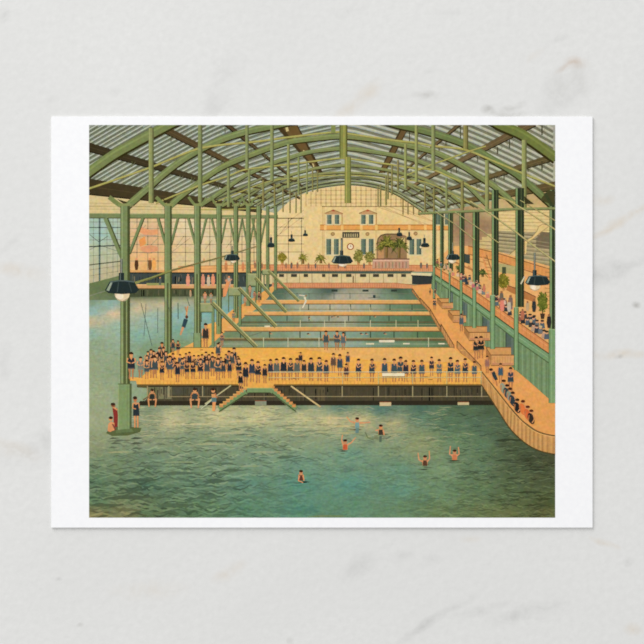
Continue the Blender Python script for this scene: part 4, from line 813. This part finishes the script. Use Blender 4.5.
# ------------------------------------------------------------------ people
SK = (214, 150, 98); SK2 = (184, 120, 76); HAIR = (58, 38, 26)
def bather(x, yt, yb, suit=NAVY, pose=0, skin=None, lab=None, name='printed_bather', into=None):
    """standing figure: yt top of head, yb feet"""
    h = yb - yt; sk = skin or jit(SK, 12); k = into or Ink(); w = h * R.uniform(.80, .95); s2 = sh(sk, .82)
    if h > 0:
        for s in (-1, 1):      # legs
            k.poly([(x + s * w * .025, yb - h * .44), (x + s * w * .135, yb - h * .44), (x + s * w * .085, yb - h * .2), (x + s * w * .10, yb), (x + s * w * .04, yb), (x + s * w * .03, yb - h * .2)], [SK2, s2, s2, s2, SK2, SK2])
        # trunk in the bathing suit
        k.poly([(x - w * .12, yt + h * .22), (x + w * .12, yt + h * .22), (x + w * .135, yt + h * .40), (x + w * .155, yt + h * .62), (x - w * .155, yt + h * .62), (x - w * .135, yt + h * .40)], mix(suit, (sum(suit) / 3,) * 3, .3))
        k.poly([(x - w * .06, yt + h * .19), (x + w * .06, yt + h * .19), (x + w * .01, yt + h * .31)], sk)
        if pose == 0:
            for s in (-1, 1): k.line([(x + s * w * .14, yt + h * .22), (x + s * w * .17, yt + h * .38), (x + s * w * .16, yt + h * .52)], w * .055, sk, w * .04)
        elif pose == 1:
            for s in (-1, 1): k.line([(x + s * w * .14, yt + h * .22), (x + s * w * .18, yt + h * .36), (x + s * w * .02, yt + h * .42)], w * .06, sk, w * .045)
        elif pose == 2:
            k.line([(x - w * .14, yt + h * .22), (x - w * .26, yt + h * .34), (x - w * .14, yt + h * .46)], w * .06, sk, w * .04); k.line([(x + w * .14, yt + h * .22), (x + w * .17, yt + h * .5)], w * .055, sk)
        else:
            k.line([(x - w * .13, yt + h * .22), (x - w * .03, yt + h * .4), (x + w * .12, yt + h * .33)], w * .06, sk, w * .04); k.line([(x + w * .13, yt + h * .22), (x + w * .2, yt + h * .36), (x + w * .12, yt + h * .5)], w * .055, sk)
        k.line([(x - w * .145, yt + h * .6), (x + w * .145, yt + h * .6)], .5, mix(suit, (160, 160, 140), .45))
        k.ell(x, yt + h * .115, w * .075, h * .10, sk, 9)
        k.ell(x, yt + h * .065, w * .088, h * .07, HAIR, 9, 180, 360); k.rect(x - w * .09, yt + h * .055, x + w * .09, yt + h * .085, sh(HAIR, .8))
    return None if into else k.obj(name, pic, lab)
NV = [(46, 52, 54), (40, 46, 48), (54, 66, 68), (62, 80, 80), (38, 38, 38), (68, 80, 76)]
def rp(): return R.choice((0, 0, 1, 1, 2, 3))
# behind: on the pool edges and walkways
for (x, a, b, c, l) in ((326, 330.5, 350, (64, 84, 84), 'bather walking on the pool edge, left of three'), (337, 330.5, 350, (70, 84, 84), 'bather walking on the pool edge, middle of three'), (343.2, 332, 350, (84, 104, 104), 'bather walking on the pool edge, right of three'),
                        (434.5, 298, 309.5, (50, 66, 66), 'dark figure on the far right walkway'), (430, 288.5, 295, (56, 50, 42), None), (435, 288.5, 296, (70, 56, 44), None), (205.6, 323, 348, (60, 52, 42), 'person standing by the foot of the square post'), (222, 332, 346, (120, 84, 72), None), (233.6, 311, 322, (116, 124, 104), None), (254.5, 291, 300, (170, 110, 76), None), (259, 291, 302, (90, 62, 48), None), (250, 285, 296, (206, 136, 96), None), (219, 342, 358, (60, 60, 50), None), (245, 296, 306, (200, 140, 90), None)):
    bather(x, a, b, c, rp(), None, l)
bather(205, 291, 303, (222, 140, 96), 1, None, 'orange figure sitting on the nearest slide platform'); bather(211, 292, 303, (150, 160, 130), 1, None, 'pale figure on the nearest slide platform')
k = Ink(); k.line([(187.6, 306), (186.2, 317)], 1.5, SK); k.line([(185, 306.4), (186.6, 312)], 1, SK2); k.line([(186, 319), (183.4, 327.5)], 4.4, (48, 70, 78), 3.6); k.line([(183.2, 327), (180.4, 335)], 2.6, (206, 150, 104), 1.6); k.ell(186.7, 317, 1.6, 1.8, (92, 56, 42), 9); add(k, 'printed_diver', 'diver with raised arms in mid air between the left posts')
k = Ink()
for p, w in ((((141, 303), (152, 346)), .6), (((146, 304), (144, 336)), .5), (((157.8, 308), (157.6, 333)), .6), (((178, 303), (178.2, 319)), .9), (((187, 298), (189.6, 306)), .6), (((167, 300), (170, 312)), .5)): k.line(list(p), w, (84, 104, 92))
add(k, 'printed_rope', 'thin dark ropes hanging over the far left water')
# crowd on the upper promenade behind the gallery front
CL = [(190, 110, 110), (90, 110, 110), (60, 60, 60), (120, 130, 124), (206, 160, 120), (214, 180, 150), (70, 84, 90), (150, 90, 76), (110, 86, 84), (40, 46, 48), (208, 130, 110)]
gal = [(436, 264.5), (471, 287.5), (516, 319.5), (548, 341)]
crowd = []
for i in range(34):
    t = i / 33; x = 437 + t * 110; crowd.append((x + R.uniform(-1, 1), at(gal, x) - R.uniform(0, 2), 4.5 + t * 4.5))
for i in range(26):
    t = R.random(); x = 446 + t * 98; crowd.append((x, at(gal, x) - R.uniform(4, 10) * (.5 + .6 * t), 4.2 + t * 4.8))
crowd.sort(key=lambda c: c[1])
for (x, y, h) in crowd:
    if 513 < x < 519 or 490 < x < 495.5: continue
    k = Ink(); c = R.choice(CL) if x < 525 else R.choice([(84, 96, 104), (56, 64, 72), (110, 112, 110), (186, 150, 120), (60, 60, 60)])
    k.poly([(x - h * .22, y - h * .6), (x + h * .22, y - h * .6), (x + h * .3, y), (x - h * .3, y)], c); k.ell(x, y - h * .72, h * .17, h * .19, (214, 160, 118), 8); k.ell(x, y - h * .84, h * .22, h * .12, R.choice([(50, 40, 32), (64, 56, 48), (200, 176, 130), (40, 40, 44)]), 8)
    add(k, 'printed_spectator')
for (x, y, h, c) in ((501.5, 303, 12, (110, 100, 84)), (510.5, 309, 14, (120, 104, 92)), (502, 311, 13, (220, 132, 110)), (509, 312, 12, (196, 180, 150)), (534, 312, 13, (52, 56, 56)), (527.5, 311, 10, (190, 160, 120)), (549, 328, 14, (50, 46, 44)), (522.5, 320, 11, (180, 110, 80)), (466, 284, 8, (50, 60, 66)), (484, 292, 8, (200, 120, 90))):
    tiny(x, y, h, c, (150, 100, 70), name='printed_spectator')
# walkway right
bather(461.4, 313.5, 331, (70, 96, 100), 0, (190, 140, 100), 'man in a grey blue suit on the right walkway')
bather(476.2, 336.5, 359, (44, 48, 42), 1, None, 'left of a pair of bathers on the right walkway'); bather(481, 336, 358, (38, 40, 36), 1, None, 'right of a pair of bathers on the right walkway'); bather(487.2, 355.6, 373, (170, 100, 74), 0, None, 'bather in a rust coloured suit on the right walkway')
# crowd on the left of the deck, back rows first
back = [(162, 342, 362), (163.4, 347, 366), (159.2, 347.5, 366), (151, 349, 368), (148, 351, 369), (153.6, 350.5, 370), (173, 339, 354), (178, 340.5, 355), (157, 353, 370), (166, 351, 370), (147, 355, 373), (186, 353, 370), (189.4, 351.6, 370), (194, 355, 372), (198.5, 355, 372), (202, 354, 372), (206, 351.5, 370), (212.4, 352, 371), (218, 343, 360), (219, 354, 371), (221, 357, 373), (173, 353, 372), (180, 354, 370), (168, 357, 374), (184, 357, 374), (215, 357, 374), (154, 355, 374), (226, 354, 370), (229, 350.5, 372), (234, 347.5, 368), (238, 356, 373), (232, 352, 370), (209, 354, 372), (175, 358, 374)]
crowd_ink = Ink()
for i, (x, a, b) in enumerate(back): bather(x, a, b, R.choice(NV), rp(), None, None, into=crowd_ink if i < 26 else None)
rest = crowd_ink.obj('printed_bather_crowd', pic, 'dense back rows of bathers crowded on the left of the deck'); rest['kind'] = 'stuff'
front = [(140.6, 356.5, 378, (126, 130, 112)), (146.8, 360, 379, (66, 84, 86)), (152, 356.5, 378, (56, 78, 84)), (155, 356, 378, None), (162, 361, 380, (40, 44, 50)), (170, 355.5, 378, (64, 84, 88)), (177.6, 362, 382, (40, 46, 56)), (182.4, 358, 376, None), (187, 361, 379, None), (193, 361, 379, None), (200.6, 358.6, 379, (40, 46, 54)), (207, 359, 379, None), (212.6, 356, 376, None), (218, 358, 380, None), (223.4, 361, 378, None), (229.7, 360, 378, (40, 50, 58)), (238.8, 358, 378, None),
         (245.6, 362, 386.5, (38, 44, 50)), (252, 359, 382, (52, 62, 76)), (258, 361, 383, (38, 44, 50)), (264.8, 364, 383, (48, 46, 44)), (270.6, 359, 380.5, (50, 58, 68)), (276.6, 358.4, 380, (90, 104, 92)), (283.6, 357, 380, (40, 46, 52)), (290.5, 358, 380, (60, 66, 64)), (300.6, 352, 366, (50, 44, 44)), (297, 358, 380, (88, 100, 86)), (304, 360, 378, (50, 54, 50)), (311, 357.5, 380.5, (48, 62, 66)), (319.4, 357, 380.5, (56, 72, 76)), (326.2, 360, 381.5, (46, 66, 74)),
         (333.4, 353, 373, (110, 76, 52)), (347.8, 352, 368, (54, 70, 84)), (339.8, 354, 376, (50, 76, 84)), (346.3, 363.5, 381, (88, 56, 48)), (358.5, 358.6, 381, (50, 58, 66)), (372, 358.6, 382, (48, 66, 70)), (384.6, 358, 382, (50, 84, 96)), (394.2, 358.6, 382, (56, 86, 92)), (400.6, 356.5, 381, (50, 80, 84)), (405.8, 360, 382, (44, 46, 60)), (413.4, 360, 382, (44, 48, 54)), (421.8, 359.8, 382, (60, 90, 94)), (431.6, 356.5, 376, (52, 52, 58)), (439.2, 359, 382, (90, 112, 106)),
         (450.6, 357, 382, (40, 60, 66)), (457.4, 359.8, 382, (70, 100, 104)), (465.2, 358, 382, (38, 56, 64)), (474.4, 361, 382, (66, 96, 100))]
for i, (x, a, b, c) in enumerate(front):
    bather(x, a, b, c or R.choice(NV), rp() if x < 265 else R.choice((0, 0, 1, 3)), None, None)
bather(240.6, 372, 390, (40, 40, 38), 2, None, 'bather stepping down onto the left flight of steps')
bather(131.2, 352, 379, (40, 46, 54), 1, None, 'bather at the far left end of the deck beside the thick post')
k = Ink(); k.line([(268, 372), (482, 371.8)], .7, (214, 202, 160)); k.line([(268, 377.6), (482, 377.4)], .6, (206, 192, 140)); k.batch()
for x in (342.5, 378.4, 412.6, 446.8, 481): k.line([(x, 371.8), (x, 384)], .7, (196, 184, 130))
k.flush(); add(k, 'printed_deck_rail', 'thin pale rail in front of the standing bathers')
k = Ink(); k.rect(382.2, 373, 404.6, 376.2, (238, 222, 184)); k.line([(382.2, 376.4), (404.6, 376.4)], .6, (170, 140, 96)); add(k, 'printed_bench', 'long white bench on the main deck')
# on the ramp
k = Ink(); k.line([(492.6, 372), (496.5, 380)], 4.2, (48, 60, 64), 3); k.line([(491, 373), (494, 383)], 1.2, SK); k.line([(496, 381), (497, 386)], 1.4, SK2); k.ell(491.4, 370.6, 2, 2, SK, 9); k.ell(491, 369.6, 2, 1.4, HAIR, 9); add(k, 'printed_bather', 'bather bending forward at the top of the ramp')
bather(500.6, 363, 383, (54, 92, 112), 0, None, 'bather in a bright blue suit at the top of the ramp'); bather(510.6, 367, 391, (46, 66, 80), 1, (206, 140, 96), 'tallest bather in dark blue on the right-hand ramp')
for (x, y, c, l) in ((503.4, 384, (150, 156, 130), 'pale seated bather, first of the row along the ramp'), (506.8, 388.6, (56, 70, 72), 'seated bather in grey, second along the ramp'), (509.8, 392, (140, 150, 130), 'pale seated bather, third along the ramp'), (512.4, 396, (52, 62, 66), 'seated bather in dark grey, fourth along the ramp'), (517, 403, (38, 38, 36), 'seated bather in black on the ramp'), (522.6, 404.5, (222, 120, 62), 'person in an orange robe sitting on the ramp'), (527.4, 410, (214, 106, 58), 'person in a deeper orange robe lower on the ramp'), (531, 414, (52, 44, 38), 'last dark seated bather at the bottom of the ramp')):
    k = Ink(); k.ell(x, y + 4.5, 3.1, 6, c, 12, rot=-.35); k.line([(x + 2, y), (x + 3.4, y + 5), (x + 1, y + 9)], 1.1, SK); k.line([(x - 2, y + 1), (x - 2.6, y + 6)], 1, SK2); k.ell(x + .2, y - 2.4, 1.8, 1.9, SK, 9); k.ell(x + .3, y - 3.2, 2.2, 1.4, HAIR if x < 520 else (90, 44, 30), 9); add(k, 'printed_bather', l)
# seated and wading under the deck and at the post
def sit(x, yt, yb, suit, lab):
    k = Ink(); h = yb - yt
    for s in (-1, 1): k.line([(x + s * h * .12, yt + h * .5), (x + s * h * .22, yt + h * .56), (x + s * h * .17, yb)], h * .11, SK, h * .07); k.line([(x + s * h * .12, yt + h * .24), (x + s * h * .2, yt + h * .38), (x + s * h * .15, yt + h * .52)], h * .06, SK2)
    k.poly([(x - h * .15, yt + h * .2), (x + h * .15, yt + h * .2), (x + h * .1, yt + h * .4), (x - h * .1, yt + h * .4)], SK)
    for s in (-1, 1): k.line([(x + s * h * .04, yt + h * .56), (x + s * h * .2, yt + h * .58)], h * .11, SK)
    k.poly([(x - h * .10, yt + h * .27), (x + h * .10, yt + h * .27), (x + h * .15, yt + h * .56), (x - h * .17, yt + h * .56)], suit); k.ell(x, yt + h * .12, h * .09, h * .11, SK, 10); k.ell(x, yt + h * .06, h * .1, h * .07, HAIR, 9); add(k, 'printed_bather', lab)
sit(152.2, 389, 407, (46, 54, 50), 'seated bather with spread knees under the left end of the deck'); sit(194.8, 388, 408, (60, 72, 70), 'bather sitting on the ledge under the deck')
k = Ink(); k.line([(213.4, 394), (214.2, 402), (213.6, 411)], 4.0, (226, 156, 96), 2.8); k.rect(211.6, 397.5, 216.4, 402, (96, 128, 130)); k.line([(215, 393), (217, 398)], 1.2, SK2); k.ell(213.2, 390.6, 2, 2.3, SK, 10); k.ell(213, 389.4, 2.1, 1.3, HAIR, 9); add(k, 'printed_bather', 'bather standing in the water by the foot of the left steps')
k = Ink(); k.line([(135.2, 402), (136.2, 405)], 2, SK); k.poly([(133.4, 402.6), (138.6, 402.6), (139.2, 409), (133.2, 409)], SK); k.poly([(133.6, 403.6), (136, 405), (138.6, 403.4), (139.4, 415.8), (133, 415.8)], (44, 54, 58))
for s in (-1, 1): k.line([(136.2 + s * 1.4, 415.8), (136.4 + s * 1.5, 427.6)], 1.8, (214, 146, 92), 1.2)
k.line([(133.2, 403), (132.6, 408), (136, 409)], 1.2, SK); k.line([(138.8, 403), (139.4, 408)], 1.2, SK); k.ell(135.2, 399.4, 2, 2.6, SK2, 10); k.ell(135, 397.8, 2.2, 1.7, HAIR, 10); add(k, 'printed_bather', 'bather in navy standing on the foot of the thick post, arms folded')
k = Ink(); k.poly([(112.4, 408), (117, 408), (118, 416), (117.4, 427), (113.6, 427), (113.6, 416)], (138, 52, 46)); k.line([(113, 407), (117.6, 410)], 1.6, SK); k.ell(113.2, 405.2, 2.2, 2.2, (140, 90, 64), 10); k.ell(113, 404.2, 2.4, 1.5, HAIR, 9); add(k, 'printed_bather', 'bather in a red suit beside the foot of the thick post')
k = Ink(); k.poly([(107.6, 431), (108.2, 424), (111, 421.4), (114.4, 423), (114.8, 430), (110, 432)], (216, 148, 98)); k.line([(112.6, 424), (115.6, 430)], 1.6, (130, 70, 56)); k.ell(110.6, 418.8, 2, 2.2, SK, 10); k.ell(110.8, 417.8, 2.2, 1.5, HAIR, 9); add(k, 'printed_bather', 'bather crouching at the foot of the thick post')
def swimmer(x, y, suit, arms, lab, sc_=1.0):
    k = Ink(); k.batch()
    for i in range(7): ripple(k, x + R.uniform(-5, 5), y + 7 + R.uniform(-1, 5), R.uniform(5, 12), .8, sh(wf(x, y + 6), R.uniform(.7, .85)))
    k.flush()
    if suit: k.poly([(x - 2.8, y + 2), (x + 2.8, y + 2), (x + 2.4, y + 8), (x - 2.4, y + 8)], SK); k.poly([(x - 2, y + 2.6), (x + 2, y + 2.6), (x + 2.3, y + 8), (x - 2.3, y + 8)], suit)
    for p in arms: k.line([(x + a * sc_, y + b * sc_) for a, b in p], 1.5, (218, 150, 104), 1.0)
    k.ell(x, y, 1.9, 2.3, (206, 140, 96), 10); k.ell(x, y - 1.4, 2.0, 1.3, HAIR, 9); add(k, 'printed_swimmer', lab)
swimmer(357.2, 419.8, (120, 160, 150), (((-2, 3), (-7, 1.5), (-10.5, -3)), ((2, 3), (8, 3), (13, 2.4))), 'swimmer with both arms stretched wide, nearest the deck')
swimmer(345.2, 441.8, (196, 92, 58), (((-2, 3), (-3.6, -2), (-2.6, -7)), ((2, 3), (6, 1), (10.5, -4.5))), 'swimmer in a red suit raising both arms')
swimmer(380.8, 427, (66, 58, 46), (((-2, 3), (-5.5, 3.4)), ((2.4, 3), (3.4, 8))), 'dark suited swimmer standing right of the wide-armed one')
swimmer(425, 457.8, (90, 62, 44), (((-2, 4), (-6, 2), (-7, -5)), ((2, 4), (4.6, 1), (4.2, -7))), 'swimmer with raised arms right of centre')
swimmer(454.6, 452, (200, 120, 80), (((-2, 4), (-5, 2), (-4.2, -6)), ((2, 4), (4.6, 2), (3.8, -5))), 'swimmer with raised arms farthest to the right')
swimmer(301, 472.6, (90, 56, 44), (((-1.6, 3), (-2.6, 8), (2, 10)), ((2, 3), (3, 8))), 'lone swimmer nearest the bottom of the picture')
k = Ink(); k.line([(365, 432), (368, 438), (374, 440)], 1, (110, 124, 90)); k.line([(386, 439), (391, 436)], .9, (96, 112, 84)); k.line([(380.6, 436), (380.4, 442)], 2.4, (88, 110, 96)); k.line([(357.4, 428), (357, 433)], 3.4, (104, 140, 132)); add(k, 'printed_reflection', 'small dark reflections below the swimmers')

# ------------------------------------------------------------------ hanging lamps
LD = (36, 50, 50)
def lamp(cx, y0, w, h, rod, bulb, lab, hl=True):
    """y0 top of the shade"""
    k = Ink()
    if bulb: k.ell(cx + bulb[0], y0 + h * .98, bulb[1], bulb[2], (224, 202, 162), 16); k.ell(cx + bulb[0] - bulb[1] * .3, y0 + h * .98 + bulb[2] * .35, bulb[1] * .5, bulb[2] * .4, (240, 226, 194), 12); k.line([(cx + bulb[0] - bulb[1] * .8, y0 + h * .98 + bulb[2] * .6), (cx + bulb[0], y0 + h * .98 + bulb[2]), (cx + bulb[0] + bulb[1] * .8, y0 + h * .98 + bulb[2] * .6)], .5, (150, 130, 96))
    k.rect(cx - w * .035 + rod[0], rod[1], cx + w * .035 + rod[0], y0, (70, 84, 80)); k.line([(cx + rod[0], rod[1]), (cx + rod[0], y0)], w * .02 + .2, (150, 156, 136)); nk = .08 if w > 10 else .15; k.rect(cx - w * nk + rod[0], y0 - h * (.65 if w > 10 else 1.3), cx + w * nk + rod[0], y0 + 1, LD); k.line([(cx + rod[0] - w * .03, y0 - h * .6), (cx + rod[0] - w * .03, y0)], w * .02 + .2, (96, 112, 108))
    k.poly([(cx - w * .36, y0 + h * .05), (cx - w * .1, y0 - h * .06), (cx + w * .1, y0 - h * .06), (cx + w * .36, y0 + h * .05), (cx + w * .5, y0 + h * .68), (cx + w * .4, y0 + h * .95), (cx, y0 + h * 1.04), (cx - w * .4, y0 + h * .95), (cx - w * .5, y0 + h * .72)], LD)
    k.line([(cx - w * .36, y0 + h * .08), (cx - w * .1, y0 - h * .02), (cx + w * .1, y0 - h * .02), (cx + w * .36, y0 + h * .08)], h * .08 + .2, (84, 104, 100))
    if hl: k.poly([(cx - w * .34, y0 + h * .12), (cx - w * .28, y0 + h * .12), (cx - w * .38, y0 + h * .8), (cx - w * .46, y0 + h * .74)], (150, 166, 144)); k.line([(cx - w * .1, y0 + h * .1), (cx - w * .14, y0 + h * .9)], w * .03, (62, 78, 76)); k.line([(cx + w * .2, y0 + h * .1), (cx + w * .28, y0 + h * .85)], w * .03, (56, 72, 70))
    add(k, 'printed_pendant_lamp', lab)
lamp(305.4, 233.6, 5.4, 2.6, (-.3, 226.5), None, 'smallest hanging lamp on the left, farthest back', False)
lamp(291.6, 238.6, 7, 3.2, (0, 231), None, 'small hanging lamp second from the back on the left', False)
lamp(271, 243, 7.6, 4.4, (0, 234.5), None, 'hanging lamp in front of the far left posts', False)
lamp(231.8, 254.6, 16.4, 6, (.4, 246), (1.5, 2.8, 3), 'wide hanging lamp between the left posts')
lamp(399.5, 232.6, 6, 3.6, (-.3, 227.6), None, 'small hanging lamp beside the palms', False)
lamp(409.2, 236.6, 5.6, 3.4, (0, 230.5), None, 'small hanging lamp right of the palms', False)
lamp(425.2, 243.2, 8.6, 4, (-.8, 234.6), (-4, 1.6, 1.4), 'hanging lamp in front of the far facade windows', False)
lamp(453, 254.4, 14.2, 5.6, (-.3, 242.6), (-.6, 4, 3.8), 'hanging lamp among the right posts')
lamp(342.2, 255.8, 21.6, 8, (-.6, 240), (.6, 4.6, 3.4), 'hanging lamp in the middle with a bright slanting edge')
lamp(537.6, 276, 25, 9.2, (-3, 252.6), (-2.6, 5.6, 6), 'large dark hanging lamp near the right edge')
lamp(122, 281, 34, 12.6, (-.6, 259), (.2, 7.6, 8.2), 'largest dark hanging lamp on the left')
k = Ink(); k.line([(524.6, 276.6), (520.8, 284)], 1.4, (206, 206, 172)); add(k, 'printed_lamp_glint', 'pale glint beside the right-hand lamp')

# ------------------------------------------------------------------ light, sky and camera
w = bpy.data.worlds.new('soft_daylight'); sc.world = w; w.use_nodes = True
w.node_tree.nodes['Background'].inputs[0].default_value = (1.0, 1.0, 1.0, 1); w.node_tree.nodes['Background'].inputs[1].default_value = 0.74
lamp_ = bpy.data.lights.new('window_light', 'AREA'); lamp_.shape = 'DISK'; lamp_.size = 1.5; lamp_.energy = 47.5
so = bpy.data.objects.new('window_light', lamp_); COL.objects.link(so)
so.location = Vector((-.80, 1.15, .60)).normalized() * 2.1
so.rotation_euler = so.location.to_track_quat('Z', 'Y').to_euler()

cam = bpy.data.cameras.new('camera'); cam.lens = 100; cam.sensor_width = 36; cam.clip_start = .01
co = bpy.data.objects.new('camera', cam); COL.objects.link(co)
co.location = (0, 0, CARD_T + 644 * S * 100 / 36); co.rotation_euler = (0, 0, 0)
sc.camera = co
sc.cycles.filter_width = 1.8
sc.view_settings.view_transform = 'Standard'; sc.view_settings.look = 'None'; sc.view_settings.exposure = 0.0; sc.view_settings.gamma = 1.0
